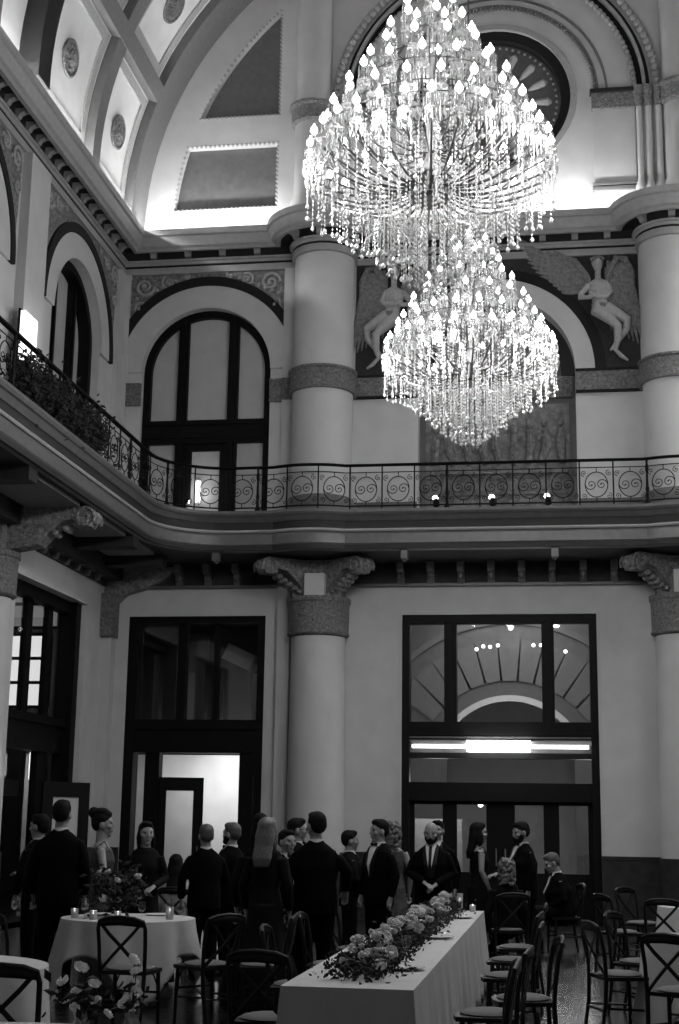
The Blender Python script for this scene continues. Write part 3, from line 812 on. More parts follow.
# small lamps on the balcony floor edge
def spot_thing(x, y, lab):
    p = thing('spotlight', lab, 'lamp', (x, y, 6.98), group='small spotlights on the balcony edge')
    M().lathe([(.05, 0), (.05, .02), (.012, .03), (.012, .1), (0, .1)], n=10).build('stand', iron_m, p)
    m = M(); m.tube([(0, 0, .1), (0, .03, .15), (0, .06, .19)], [.06, .06, .05], 10); m.build('housing', iron_m, p)
    M().ball((-.02, .07, .24), (.055, .04, .05)).build('lit_lens', small_lit, p)
for x, w in ((-1.0, 'left of the niche'), (-0.02, 'in front of the niche centre'), (.93, 'right of the niche')): spot_thing(x, 24.12, 'small black spotlight on the balcony floor, '+w)
# lit fixtures and added pilaster glow by the left bay
def sconce(x, y, z, rz, h, w, lab):
    p = thing('wall_sconce', lab, 'lamp', (x, y, z), rz)
    M().box((0, .02, h/2), (w*.6, .04, h*.5)).build('back_plate', iron_m, p, smooth=False)
    m = M(); m.lathe([(w*.45, 0), (w*.5, .03), (w*.5, h-.03), (w*.45, h), (0, h)], (0, -w*.55, 0), 16); m.build('lit_shade', sconce_m, p)
    lamp('sconce_light', 'POINT', (x+math.sin(rz)*w*2.2, y-math.cos(rz)*w*2.2, z+h/2), 3, .08)
bl = thing('uplit_pilaster_box', 'glowing box added for the uplit face of the broad pilaster, left wall', 'lamp', (-7.13, 20.2, 7.9))
M().bb(0, .03, -.3, .3, 0, 1.5).build('back_plate', iron_m, bl, smooth=False); M().bb(.03, .1, -.27, .27, .03, 1.47).build('added_lit_box', sconce_m, bl, smooth=False)  # added plate and glowing box stand for the pilaster face lit from below
lamp('uplit_pilaster_glow', 'POINT', (-6.75, 20.3, 9.0), 8, .2)  # added glow in front of the uplit pilaster face
sconce(-5.68, 25.72, 7.56, 0, .42, .13, 'slim bright candle light on the balcony door of the end wall')
cd = thing('pillar_candle', 'white pillar candle glowing on the balcony floor by the left bay window', 'candle', (-5.45, 24.2, 6.98))
M().lathe([(.05, 0), (.05, .22), (.01, .225), (0, .22)], n=12).build('wax', wax_m, cd); M().ball((0, 0, .26), (.015, .015, .035), 8, 6).build('flame', flame_m, cd)

# ------------------------------------------------------------------ lunette wall details
def beaded(name, mt, parent, r, a0=0, a1=180, br=.055, d=.04, cz=15.45):
    n = int(math.radians(a1-a0)*r/(br*1.9)); m = M()
    for i in range(n+1):
        a = math.radians(a0+(a1-a0)*i/n); m.ball(back(r*math.cos(a), cz+r*math.sin(a), d), br, 6, 5)
    return m.build(name, mt, parent)
lun = thing('great_arch', 'large round moulded arch framing the rose window on the end wall', 'arch')
beaded('bead_course', cornice_m, lun, 3.1, br=.075, d=.1)
ring(back, 0, 15.45, 2.98, 3.2, 0, .06, cornice_m, 'outer_ring', parent=lun)
ring(back, 0, 15.45, 2.9, 2.98, 0, .03, groove_m, 'dark_groove', parent=lun)
ring(back, 0, 15.45, 2.84, 2.9, 0, .12, cornice_m, 'middle_ring', parent=lun)
ring(back, 0, 15.45, 2.74, 2.84, 0, .03, groove_m, 'dark_groove', parent=lun)
beaded('bead_course', cornice_m, lun, 2.68, br=.06, d=.07)
rw = thing('rose_window_surround', 'round moulded frame of the rose window behind the upper chandelier', 'window surround')
beaded('bead_course', rib_m, rw, 1.95, br=.04, d=.03)
ring(back, 0, 15.45, 2.15, 2.19, 0, .04, rib_m, 'outer_ring', parent=rw)
ring(back, 0, 15.45, 1.98, 2.02, 0, .05, rib_m, 'middle_ring', parent=rw)
ring(back, 0, 15.45, 1.48, 1.6, 0, .06, cornice_m, 'inner_ring', 0, 359.9, rw, 60)
rs = thing('rose_window', 'round dark rose window with radiating petals on the end wall', 'window')
ring(back, 0, 15.45, 1.3, 1.5, -.3, -.05, groove_m, 'shaded_ring', 0, 359.9, rs, 60)  # shade of the recess put into the near-black ring colour
M().prism([circ(0, 15.45, 1.45)], back, -.35, -.25).build('ground_disc', fascia_m, rs, smooth=False)
m = M()
for k in range(16):
    a = 2*PI*k/16
    m.tube([back(.72*math.cos(a), 15.45+.72*math.sin(a), -.22), back(.85*math.cos(a), 15.45+.85*math.sin(a), -.2), back(1.05*math.cos(a), 15.45+1.05*math.sin(a), -.2), back(1.12*math.cos(a), 15.45+1.12*math.sin(a), -.22)], [.02, .06, .08, .03], 8)
m.build('petals', cornice_m, rs)
m = M()
for k in range(48):
    a = 2*PI*k/48; m.ball(back(.66*math.cos(a), 15.45+.66*math.sin(a), -.22), .035, 6, 4)
for k in range(60):
    a = 2*PI*k/60; m.ball(back(1.22*math.cos(a), 15.45+1.22*math.sin(a), -.22), .03, 6, 4)
m.build('bead_ring', cornice_m, rs)
for s, w in ((-1, 'left'), (1, 'right')):
    p = thing('arch_pier', 'pale pier with carved cap and slim colonnettes on the %s side of the rose window' % w, 'pier')
    a, b = sorted((s*1.9, s*2.68)); M().prism([rect(a, b, 13.05, 15.1)], back, 0, .06).build('pier_face', plaster_pale, p, smooth=False)
    m = M(); m.prism([rect(a-.03, b+.03, 15.08, 15.4)], back, 0, .12); m.build('carved_cap', band_m, p, smooth=False)
    m = M(); m.prism([rect(a-.06, b+.06, 15.39, 15.47)], back, 0, .17); m.build('cap_moulding', shade_m, p, smooth=False)
    m = M(); m.prism([rect(a-.04, b+.04, 13.4, 13.46)], back, 0, .12); m.prism([rect(a-.04, b+.04, 13.5, 13.54)], back, 0, .12); m.build('base_moulding', rib_m, p, smooth=False)
    for u, rr in ((2.76, .055), (2.93, .06), (3.12, .065)):
        M().lathe([(rr*1.7, 13.0), (rr*1.7, 13.3), (rr*2, 13.4), (rr*1.2, 13.55), (rr, 13.6), (rr, 15.08), (0, 15.08)], (s*u, YB-.12, 0), 12).build('colonnette', plaster_pale, p)
        M().lathe([(rr, 15.05), (rr*1.6, 15.2), (rr*1.9, 15.42), (rr*2, 15.47), (0, 15.47)], (s*u, YB-.12, 0), 12).build('colonnette_cap', band_m, p)
    q = thing('round_pier', 'half-round pale pier above the cornice over the %s column' % w, 'pier')
    M().lathe([(.42, 12.9), (.42, 13.45), (.36, 13.55), (.36, 19.2), (0, 19.2)], (s*3.55, YB-.02, 0), 32).build('shaft', plaster_pale, q)
    M().lathe([(.37, 15.05), (.43, 15.1), (.43, 15.38), (.47, 15.42), (.47, 15.48), (.37, 15.5)], (s*3.55, YB-.02, 0), 32).build('carved_band', band_m, q)
# recessed lunette panels with beaded borders
def lp_panel(loop, lab):
    p = thing('recessed_panel', lab, 'panel')
    M().prism([loop if False else loop], back, -.3, -.2).build('dark_field', fascia_m, p, smooth=False)
    m = M(); n = len(loop)
    for i in range(n):
        a, b = Vector(loop[i]), Vector(loop[(i+1) % n]); L = (b-a).length; k = max(1, int(L/.09))
        for j in range(k):
            q = a.lerp(b, j/k); m.ball(back(q.x, q.y, -.02), .035, 6, 4)
    m.build('beaded_border', cornice_m, p)
for s, w in ((-1, 'left'), (1, 'right')):
    lp_panel(trapl(s), 'lower grey recessed panel with beaded border in the %s of the end wall lunette' % w)
    lp_panel(triu(s), 'upper curved triangular recessed panel with beaded border in the %s of the end wall lunette' % w)

# ------------------------------------------------------------------ lower openings: doors and windows
def grid_frame(name, lab, to3, u0, u1, ztop, bars, d0=-.32, d1=-.18, cat='door', kind='structure'):
    p = thing(name, lab, cat, kind=kind); return p
# central door (door_1)
dr = thing('door_1', 'tall dark central doorway with transom lights on the end wall', 'door', kind='structure')
m = M(); d0, d1 = -.36, -.14
m.prism([rect(-1.735, -1.6, 0, 5.22)], back, d0, -.04); m.prism([rect(1.6, 1.735, 0, 5.22)], back, d0, -.04); m.prism([rect(-1.735, 1.735, 5.22, 5.36)], back, d0, -.04)
m.build('frame', wood_dark, dr, smooth=False)
for u in (-.87, .87):
    m = M(); m.prism([rect(u-.11, u+.11, 3.2, 5.3)], back, d0, -.1); m.prism([rect(u-.05, u+.05, 3.2, 5.3)], back, -.12, -.05); m.build('mullion', wood_dark, dr, smooth=False)
m = M(); m.prism([rect(-1.7, 1.7, 3.2, 3.44)], back, d0, -.06); m.prism([rect(-1.7, 1.7, 2.8, 2.9)], back, d0, -.1); m.prism([rect(-1.7, 1.7, 2.06, 2.38)], back, d0, -.08); m.build('transom_bar', wood_dark, dr, smooth=False)
m = M()
for k in range(3): m.prism([rect(-1.62, 1.62, 3.04+.055*k, 3.07+.055*k)], back, d0, -.08+.01*k)
m.prism([rect(-1.62, 1.62, 2.88, 3.2)], back, d0, -.16); m.build('grooved_panel', fascia_m, dr, smooth=False)
M().prism([rect(-1.6, 1.6, 3.44, 5.22)], back, -.27, -.255).build('upper_glass', glass_m, dr, smooth=False)
M().prism([rect(-1.6, 1.6, 2.38, 2.82)], back, -.27, -.255).build('transom_glass', glass_m, dr, smooth=False)
for i, (a, b) in enumerate(((-1.6, -.82), (-.82, 0), (0, .82), (.82, 1.6))):
    lf = M()
    pa0, pa1 = [(-1.52, -1.02), (-.77, -.25), (.25, .75), (1.02, 1.52)][i]
    lf.prism([rect(a, pa0, 0, 2.06)], back, -.33, -.24); lf.prism([rect(pa1, b, 0, 2.06)], back, -.33, -.24)
    lf.prism([rect(pa0, pa1, 0, .84)], back, -.33, -.25); lf.prism([rect(pa0, pa1, 2.0, 2.06)], back, -.33, -.24)
    L = lf.build('door_leaf', wood_dark, dr, smooth=False)
    M().prism([rect(pa0, pa1, .84, 2.0)], back, -.29, -.28).build('glass_pane', glass_m, L, smooth=False)
    if i in (1, 2):
        M().tube([back(b-.08 if i == 1 else a+.08, .95, -.18), back(b-.08 if i == 1 else a+.08, 1.25, -.18)], .012, 8).build('door_handle', steel_m, L)
# light fixture across the central door
lb = thing('linear_light', 'bright long bar light with a wide glowing centre above the central doors', 'lamp', (0.02, YB, 3.0))
M().bb(-1.58, 1.58, -.08, .1, .02, .1).build('housing', steel_m, lb, smooth=False)
M().tube([(-1.55, -.1, -.0), (1.53, -.1, -.0)], .03, 10).build('lit_tube', tube_m, lb)
M().bb(-.58, .52, -.18, -.06, -.09, .1).build('lit_panel', tube_hot, lb, smooth=False)
lamp('bar_light', 'AREA', (0, YB-.3, 2.98), 22, 2.6, (PI/2+.1, 0, 0), .08).rotation_euler = (math.radians(90), 0, math.radians(180))

# left door (door_2) with open leaf
dl = thing('door_2', 'tall dark doorway left of the left column, upper panes dark, bright room below', 'door', kind='structure')
m = M(); cu = -BX
m.prism([rect(cu-1.3, cu-1.12, 0, 5.24)], back, -.36, -.02); m.prism([rect(cu+1.16, cu+1.3, 0, 5.24)], back, -.36, -.02); m.prism([rect(cu-1.3, cu+1.3, 5.24, 5.36)], back, -.36, -.02)
m.build('frame', wood_dark, dl, smooth=False)
m = M()
m.prism([rect(cu-1.2, cu+1.2, 2.86, 3.46)], back, -.36, -.05); m.prism([rect(cu-1.25, cu+1.25, 3.28, 3.36)], back, -.1, .0); m.build('transom_bar', wood_dark, dl, smooth=False)
m = M(); m.prism([rect(-6.47, -6.2, 0, 2.9)], back, -.34, -.1); m.build('door_post', wood_dark, dl, smooth=False)
m = M(); m.prism([rect(-4.7, -4.45, 0, 2.9)], back, -.34, -.1); m.build('door_post', wood_dark, dl, smooth=False)
m = M(); m.prism([rect(cu-.38, cu-.22, 3.4, 5.3)], back, -.34, -.15); m.prism([rect(cu+.3, cu+.4, 3.4, 5.3)], back, -.34, -.2); m.build('mullion', wood_dark, dl, smooth=False)
M().prism([rect(cu-1.12, cu+1.16, 3.46, 5.24)], back, -.27, -.255).build('upper_glass', glass_m, dl, smooth=False)
M().prism([rect(-6.68, -6.47, 0.2, 2.86)], back, -.27, -.255).build('side_glass', glass_m, dl, smooth=False)
M().prism([rect(-4.45, -4.4, 0.2, 2.86)], back, -.27, -.255).build('side_glass', glass_m, dl, smooth=False)
lf = M()       # leaf standing ajar
def leaf(u0, u1, gu0, gu1, h=2.42):
    lf = M(); lf.bb(u0, gu0, -.03, .03, 0, h); lf.bb(gu1, u1, -.03, .03, 0, h); lf.bb(gu0, gu1, -.03, .03, h-.24, h); lf.bb(gu0, gu1, -.03, .03, 0, .5); return lf
lt = thing('door_3', 'dark wooden door leaf with tall glass pane standing open in the left doorway', 'door', (-6.2, 25.72, 0), math.radians(8), kind='structure')
leaf(0, .8, .12, .62).build('leaf_frame', wood_dark, lt, smooth=False)
M().bb(.12, .62, -.006, .006, .5, 2.18).build('glass_pane', glass_m, lt, smooth=False)
M().tube([(.72, -.06, .95), (.72, -.06, 1.2)], .012, 8).build('door_handle', steel_m, lt)

d5 = thing('door_5', 'tall dark panelled doorway right of the right column, outside the picture', 'door', kind='structure')
m = M(); m.prism([rect(BX-1.3, BX+1.3, 5.2, 5.36)], back, -.36, -.05); m.prism([rect(BX-1.3, BX-1.15, 0, 5.2)], back, -.36, -.05); m.prism([rect(BX+1.15, BX+1.3, 0, 5.2)], back, -.36, -.05); m.prism([rect(BX-1.15, BX+1.15, 2.86, 3.4)], back, -.36, -.08); m.build('frame', wood_dark, d5, smooth=False)
for s_ in (-1, 1):
    a, b = sorted((BX+s_*.02, BX+s_*1.15)); q = M(); q.prism([rect(a, b, 0, 2.86)], back, -.34, -.26); q.prism([rect(a+.15, b-.15, .3, 1.1)], back, -.27, -.23); q.prism([rect(a+.15, b-.15, 1.3, 2.6)], back, -.27, -.23); q.build('door_leaf', wood_dark, d5, smooth=False)
M().prism([rect(BX-1.15, BX+1.15, 3.4, 5.2)], back, -.3, -.27).build('frosted_pane', frost_m, d5, smooth=False)
# left wall lower windows (window_5) and bay beyond
wl = thing('window_5', 'tall dark framed window wall in the left wall under the balcony', 'window', kind='structure')
def lw(y0, y1, p):
    m = M(); m.prism([rect(y0, y0+.14, 0, 5.42)], left, -.42, -.3); m.prism([rect(y1-.25, y1, 0, 5.42)], left, -.42, -.1); m.prism([rect(y0, y1, 5.22, 5.42)], left, -.42, -.2); m.build('frame', wood_dark, p, smooth=False)
    for a, b in ((1.36, 1.62), (2.36, 2.58)):
        m = M(); m.prism([rect(y0+a, y0+b, 2.9, 5.3)], left, -.42, -.32); m.build('mullion', wood_dark, p, smooth=False)
    m = M(); m.prism([rect(y0, y1, 2.75, 3.35)], left, -.42, -.22); m.prism([rect(y0, y1, 3.2, 3.3)], left, -.25, -.15); m.build('transom_bar', wood_dark, p, smooth=False)
    m = M(); m.prism([rect(y0+2.15, y0+2.6, 0, 2.8)], left, -.42, -.3); m.prism([rect(y0, y0+1.4, 2.0, 2.25)], left, -.42, -.3); m.build('door_frame', wood_dark, p, smooth=False)
    M().prism([rect(y0+.1, y1-.2, 3.35, 5.24)], left, -.37, -.36).build('upper_glass', glass_m, p, smooth=False)
    M().prism([rect(y0+.1, y1-.2, .1, 2.75)], left, -.37, -.36).build('lower_glass', glass_m, p, smooth=False)
lw(20.95, 24.35, wl)
w6 = thing('window_6', 'tall dark framed window wall in the left wall, outside the left picture edge', 'window', kind='structure'); lw(15.9, 19.3, w6)
lt2 = thing('door_4', 'dark framed glazed door leaf standing open against the left wall window', 'door', (-7.2, 22.35, 0), math.radians(55), kind='structure')
leaf(0, .92, .2, .72, 2.24).build('leaf_frame', wood_dark, lt2, smooth=False); M().bb(.2, .72, -.008, .008, .4, 2.05).build('frosted_pane', frost_m, lt2, smooth=False)
# wainscot
for i, (a, b, w) in enumerate(((-7.3, -6.86, 'in the left corner'), (-4.26, -1.735, 'behind the left column'), (1.735, 4.26, 'right of the central doors'), (6.86, 7.3, 'in the right corner'))):
    m = M(); m.prism([rect(a, b, 0, 1.1)], back, 0, .04); m.prism([rect(a, b, 1.1, 1.16)], back, 0, .06); m.prism([rect(a, b, 0, .14)], back, 0, .07)
    st(m.build('baseboard_back_%d' % (i+1), wains_m, smooth=False), 'dark stone wainscot on the end wall '+w, 'wainscot')
m = M(); m.prism([rect(24.36, 25.5, 0, 1.16)], left, 0, .04); m.prism([rect(19.31, 20.94, 0, 1.16)], left, 0, .04)
st(m.build('baseboard_left', wains_m, smooth=False), 'dark stone wainscot on the left wall between the doorways', 'wainscot')
# door architraves, slim shadow line
for u, w in ((-1.735, 'left'), (1.735, 'right')):
    m = M(); s = -1 if u < 0 else 1; a, b = sorted((u, u+s*.06)); m.prism([rect(a, b, 0, 5.42)], back, 0, .03); trim(m, plaster_pale, 'pale edging on the %s side of the central doorway' % w, 'trim', smooth=False)

# ------------------------------------------------------------------ rooms beyond the doors
def room_shell(m, x0, x1, y0, y1, z1): 
    m.bb(x0-.1, x1+.1, y1, y1+.1, 0, z1); m.bb(x0-.1, x0, y0, y1, 0, z1); m.bb(x1, x1+.1, y0, y1, 0, z1); m.bb(x0-.1, x1+.1, y0, y1+.1, z1, z1+.1)
# room behind central doors: vestibule with a wide arch
m = M(); m.bb(-3.6, -3.5, 25.96, 34, 0, 6.6); m.bb(3.5, 3.6, 25.96, 34, 0, 6.6); m.bb(-3.6, 3.6, 25.96, 34, 6.5, 6.6); m.bb(-3.6, 3.6, 34, 34.1, 0, 6.5)
trim(m, hall_m, 'walls and ceiling of the vestibule seen through the central doors', 'wall', smooth=False)
va = thing('vestibule_arch', 'wide arch with pale edge seen through the glass above the central doors', 'arch')
f32 = lambda u, v, d: (u, 31-d, v)
lo = [(-3.5, 0), (-1.36, 0), (-1.36, 3.5)]+arc(0, 2.7, 1.58, 149, 31, 24)+[(1.36, 3.5), (1.36, 0), (3.5, 0), (3.5, 6.5), (-3.5, 6.5)]
M().prism([lo], f32, 0, -.4).build('arch_wall', fascia_m, va, smooth=False)
m = M(); m.prism([arc(0, 2.7, 1.68, 150, 30, 24)+arc(0, 2.7, 1.55, 30, 150, 24)], f32, 0, .08); m.build('arch_edge', hall_m, va)
m = M(); m.prism([arc(0, 2.7, 3.35, 140, 40, 24)+arc(0, 2.7, 3.22, 40, 140, 24)], f32, 0, .08)
for k in range(11):
    a = math.radians(40+100*k/10); m.prism([[(2.0*math.cos(a+.1), 2.7+2.0*math.sin(a+.1)), (2.0*math.cos(a-.1), 2.7+2.0*math.sin(a-.1)), (2.9*math.cos(a-.09), 2.7+2.9*math.sin(a-.09)), (2.9*math.cos(a+.09), 2.7+2.9*math.sin(a+.09))][::-1]], f32, 0, .04)
m.build('arch_panels', rib_m, va)
for i, (x, z) in enumerate(((-.62, 5.2), (-.48, 5.26), (-.34, 5.25), (-.18, 5.28), (.55, 5.28), (.7, 5.28), (1.2, 5.15))):
    o = M().ball((x, 29.5, z), .035).build('pendant_bulb', tube_m)
    tag(o, 'tiny glowing bulb behind the upper door glass, %s from the left' % ORD[i], 'bulb', 'bulbs behind the upper glass')
lamp('vestibule_light', 'AREA', (0, 29, 6.3), 110, 3.0, (0, 0, 0), 3.0)
lamp('vestibule_light', 'POINT', (1.6, 27.2, 2.2), 25, .15); lamp('vestibule_light', 'POINT', (-1.2, 26.9, 2.3), 18, .15)
o = M().ball((1.75, 28.2, 1.75), (.16, .16, .3), 12, 8).build('globe_lamp', sconce_m); tag(o, 'glowing globe lamp behind the rightmost central door pane', 'lamp')
M_ = M(); M_.bb(-1.9, -.8, 27.5, 27.56, 0, 1.75); o = M_.build('pale_screen', hall_m, smooth=False); tag(o, 'pale partition screen behind the leftmost central door pane', 'screen')
o = M().ball((-.42, 27.0, 2.02), .05).build('ceiling_bulb', tube_m); tag(o, 'small glowing bulb behind the second central door pane from the left', 'bulb')
# room behind left door
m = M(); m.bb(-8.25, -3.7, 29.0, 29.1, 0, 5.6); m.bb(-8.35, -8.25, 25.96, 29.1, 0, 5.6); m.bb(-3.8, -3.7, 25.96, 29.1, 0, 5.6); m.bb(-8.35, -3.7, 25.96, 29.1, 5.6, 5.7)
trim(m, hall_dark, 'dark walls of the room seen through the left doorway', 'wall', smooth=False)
m = M(); m.bb(-8.2, -3.9, 28.6, 28.7, 0, 2.95); o = trim(m, hall_m, 'pale lit partition in the room behind the left doorway', 'wall', smooth=False)
for k, (x, w, h0, h1, lab) in enumerate(((-6.9, .12, 3.0, 4.9, 'slim pale post in the dark room above the left doorway, leftmost'), (-6.15, .5, 3.0, 5.3, 'broad pale pier in the dark room above the left doorway'), (-5.65, .14, 3.0, 4.6, 'slim pale post beside the broad pier above the left doorway'), (-4.8, .3, 3.0, 4.5, 'pale post in the dark room above the left doorway, rightmost'))):
    o = M().bb(x-w/2, x+w/2, 27.6, 27.9, 0 if False else h0-.05, h1).build('room_post', rib_m, smooth=False); tag(o, lab, 'post')
for x, z, lab in ((-5.15, 4.8, 'tilted pale beam end in the dark room above the left doorway, left one'), (-4.45, 4.45, 'tilted pale beam end in the dark room above the left doorway, right one')):
    o = M().box((x, 27.4, z), (.6, .3, .32), 0, 0, math.radians(25)).build('beam_end', hall_m, smooth=False); tag(o, lab, 'beam')
lamp('next_room_light', 'AREA', (-5.6, 27.2, 2.9), 40, 1.5, (math.radians(-50), 0, 0), 1.0).rotation_euler = (math.radians(60), 0, 0)
# room behind left wall windows
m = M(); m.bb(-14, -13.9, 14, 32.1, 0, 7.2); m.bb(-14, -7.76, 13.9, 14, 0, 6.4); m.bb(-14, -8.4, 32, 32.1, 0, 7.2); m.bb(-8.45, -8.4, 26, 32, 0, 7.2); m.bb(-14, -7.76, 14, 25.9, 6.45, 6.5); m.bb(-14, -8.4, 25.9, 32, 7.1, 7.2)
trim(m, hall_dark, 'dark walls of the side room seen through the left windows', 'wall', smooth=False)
lit_a = mat('lit_far_window', .7, .6, emit=1.1); lit_b = mat('dim_far_window', .4, .6, emit=.18)
def glow_panel(x0, x1, z0, z1, y, lab, mt, bars):
    p = thing('far_window', lab, 'window')
    M().bb(x0, x1, y, y+.05, z0, z1).build('lit_pane', mt, p, smooth=False)
    m = M()
    for k in range(bars+1):
        z = z0+(z1-z0)*k/bars; m.bb(x0-.03, x1+.03, y-.06, y, z-.035, z+.035)
    m.bb(x0-.05, x0, y-.06, y, z0, z1); m.bb(x1, x1+.05, y-.06, y, z0, z1); m.build('bars', wood_dark, p, smooth=False)
glow_panel(-11.75, -10.4, 4.1, 5.75, 31.0, 'bright barred far window seen through the left wall window', lit_a, 3)
glow_panel(-11.75, -9.6, 5.9, 7.0, 31.0, 'dimmer upper far window seen through the left wall window', lit_b, 2)
m = M(); m.bb(-9.8, -9.7, 22.5, 25.9, 0, 2.2); m.bb(-12, -10.0, 27.4, 27.5, 0, 3.2); o = m.build('pale_partition', hall_m, smooth=False); tag(o, 'pale partition behind the lower left windows', 'partition')
lamp('side_room_light', 'POINT', (-10.0, 25.5, 5.2), 30, .3)
sconce(-8.6, 25.75, 2.35, 0, .5, .2, 'tall bright lamp seen through the lower left window')
sconce(-7.14, 20.0, 1.75, PI/2, 1.1, .1, 'narrow bright light on the column at the left picture edge')

# ------------------------------------------------------------------ chandeliers
def bead(m, x, y, z, r, h):
    m.add([(x, y, z-h), (x+r, y, z), (x, y+r, z), (x-r, y, z), (x, y-r, z), (x, y, z+h)],
          [(0, 2, 1), (0, 3, 2), (0, 4, 3), (0, 1, 4), (5, 1, 2), (5, 2, 3), (5, 3, 4), (5, 4, 1)])
def strand_into(m, x, y, z0, L, big=1.0):
    n = max(2, int(L/.042))
    for i in range(n): bead(m, x, y, z0-(i+.5)*L/n, .0085*big, .02)
    m.lathe([(0, -.05), (.017*big, -.035), (.02*big, -.02), (.008*big, .005), (0, .01)], (x, y, z0-L-.01), 6)
def make_chandelier(hub, label, seed):
    rnd = random.Random(seed)
    t = thing('crystal_chandelier', label, 'chandelier', hub)
    h = M(); h.lathe([(.0, -.12), (.16, -.12), (.19, -.09), (.17, -.07), (.17, .08), (.2, .1), (.17, .13), (0, .13)], n=24)
    h.build('hub', brass_m, t)
    b = M()
    for k in range(20):
        a = 2*PI*k/20; b.tube([(.185*math.cos(a), .185*math.sin(a), -.09), (.2*math.cos(a), .2*math.sin(a), 0), (.185*math.cos(a), .185*math.sin(a), .1)], .011, 6)
    b.build('fluted_collar', crystal_m, t)
    s = M(); s.lathe([(.05, .1), (.07, .25), (.03, .35), (.03, .6), (.08, .72), (.1, .8), (.04, .92), (.025, 1.2), (.07, 1.32), (.03, 1.42), (.02, 1.8), (.06, 1.92), (.02, 2.0), (.012, 2.1), (0, 2.1)], n=16)
    s.build('central_stem', crystal_m, t)
    M().tube([(0, 0, 2.05), (0, 0, 20.1-hub[2])], .012, 6).build('suspension_rod', brass_m, t)
    tiers = [(1.08, .22, 30, 0.0), (.93, .5, 20, .1), (.76, .8, 16, 0), (.56, 1.1, 12, .2), (.38, 1.4, 9, .1), (.22, 1.66, 5, .3)]
    armo = {}
    lampo = None
    for ti, (r, z, n, ph) in enumerate(tiers):
        for k in range(n):
            a = 2*PI*(k+ph+.5*(ti % 2))/n
            if ti == 0:
                pts = bez((.17, 0, -.02), (.5, 0, -.12), (.75, 0, -.02), (r, 0, z-.07), 14)
            else:
                zz = z-.45
                pts = bez((.04, 0, zz), (r*.5, 0, zz-.12), (r*.85, 0, zz+.05), (r, 0, z-.07), 12)
            if ti not in armo: armo[ti] = o = M().tube(pts, .011 if ti == 0 else .008, 6).build('arm', brass_m, t); o.rotation_euler = (0, 0, a)
            else: cop(armo[ti], t, None, a)
            # candle lamp: cup, glass, ring of prisms, onion bulb
            x, y = r*math.cos(a), r*math.sin(a)
            if lampo is None:
                L = M().lathe([(.0, -.08), (.03, -.07), (.012, -.05), (.014, -.02), (.058, 0), (.062, .01), (.02, .012), (.016, .06), (.0, .06)], n=12).build('candle_cup', crystal_m, t)
                lampo = L
                M().lathe([(.034, .02), (.046, .04), (.048, .14), (.038, .17), (.036, .165), (.044, .14), (.042, .04), (.03, .03)], n=12).build('glass_shade', clear_m, L)
                M().lathe([(.0, .165), (.022, .17), (.034, .19), (.03, .215), (.012, .24), (.004, .262), (0, .265)], n=10).build('glowing_bulb', bulb_m, L)
                pr = M()
                for q in range(9):
                    b_ = 2*PI*q/9; px, py = .056*math.cos(b_), .056*math.sin(b_)
                    bead(pr, px, py, -.02, .009, .016); bead(pr, px, py, -.09, .011, .05)
                for q in range(7):
                    b_ = 2*PI*q/7; px, py = .046*math.cos(b_), .046*math.sin(b_)
                    bead(pr, px, py, .1, .007, .05)
                pr.build('prism_ring', crystal_m, L)
                L.location = (x, y, z)
            else:
                L = lampo.copy(); C.objects.link(L); L.parent = t; L.location = (x, y, z)
                for ch in list(lampo.children):
                    c2 = ch.copy(); C.objects.link(c2); c2.parent = L
    # curtains of crystal strings
    spec = []
    def top_of(r): return -.02-.1*math.sin(min(1, r/.6)*PI)*.8 if r < .6 else -.08+.3*((r-.6)/.5)**1.5
    for r, n, zb in ((1.1, 30, -.2), (1.0, 30, -.25), (.88, 30, -.3), (.77, 30, -.35), (.66, 30, -.41), (.57, 34, -.52), (.46, 32, -.64), (.35, 26, -.74), (.23, 18, -.82), (.12, 10, -.87)):
        z0 = top_of(r)
        for k in range(n):
            a = 2*PI*(k+rnd.random()*.5)/n; spec.append((r*math.cos(a), r*math.sin(a), z0, z0-zb+rnd.uniform(-.05, .03)))
    n_low = len(spec)
    for r, z, n, L in ((1.0, .42, 26, .4), (.84, .62, 24, .42), (.68, .92, 22, .5), (.5, 1.15, 20, .5), (.34, 1.42, 14, .5), (.2, 1.6, 9, .4), (.6, .5, 22, .5), (.4, .6, 18, .6), (.25, .9, 12, .7)):
        for k in range(n):
            a = 2*PI*(k+rnd.random()*.6)/n; spec.append((r*math.cos(a), r*math.sin(a), z, L+rnd.uniform(-.08, .06)))
    front = sorted(range(n_low), key=lambda i: spec[i][1])[:96]
    fs = set(front); cache = {}; rest = M()
    for i, (x, y, z, L) in enumerate(spec):
        if i in fs:
            q = round(L/.06)
            if q not in cache:
                m = M(); strand_into(m, 0, 0, 0, max(.1, q*.06)); o = cache[q] = m.build('crystal_strand', crystal_m, t, smooth=False); o.location = (x, y, z)
            else: cop(cache[q], t, (x, y, z))
        else: strand_into(rest, x, y, z, L)
    o = rest.build('crystal_curtain', crystal_m, t, smooth=False); o['kind'] = 'stuff'
    # hoops that carry the strings
    hp = M()
    for r, z in ((1.0, .43), (.84, .63), (.68, .93), (.5, 1.16), (.34, 1.43), (.2, 1.61), (.6, .51), (.4, .61)):
        hp.tube([(r*math.cos(2*PI*k/40), r*math.sin(2*PI*k/40), z) for k in range(40)], .006, 5, closed=True)
    hp.build('tier_hoops', brass_m, t)
    return t
make_chandelier(HUBS[0], 'huge glowing crystal chandelier, upper and nearer one, cut by the top picture edge', 3)
make_chandelier(HUBS[1], 'huge glowing crystal chandelier, lower and farther one, hanging in front of the niche', 3)

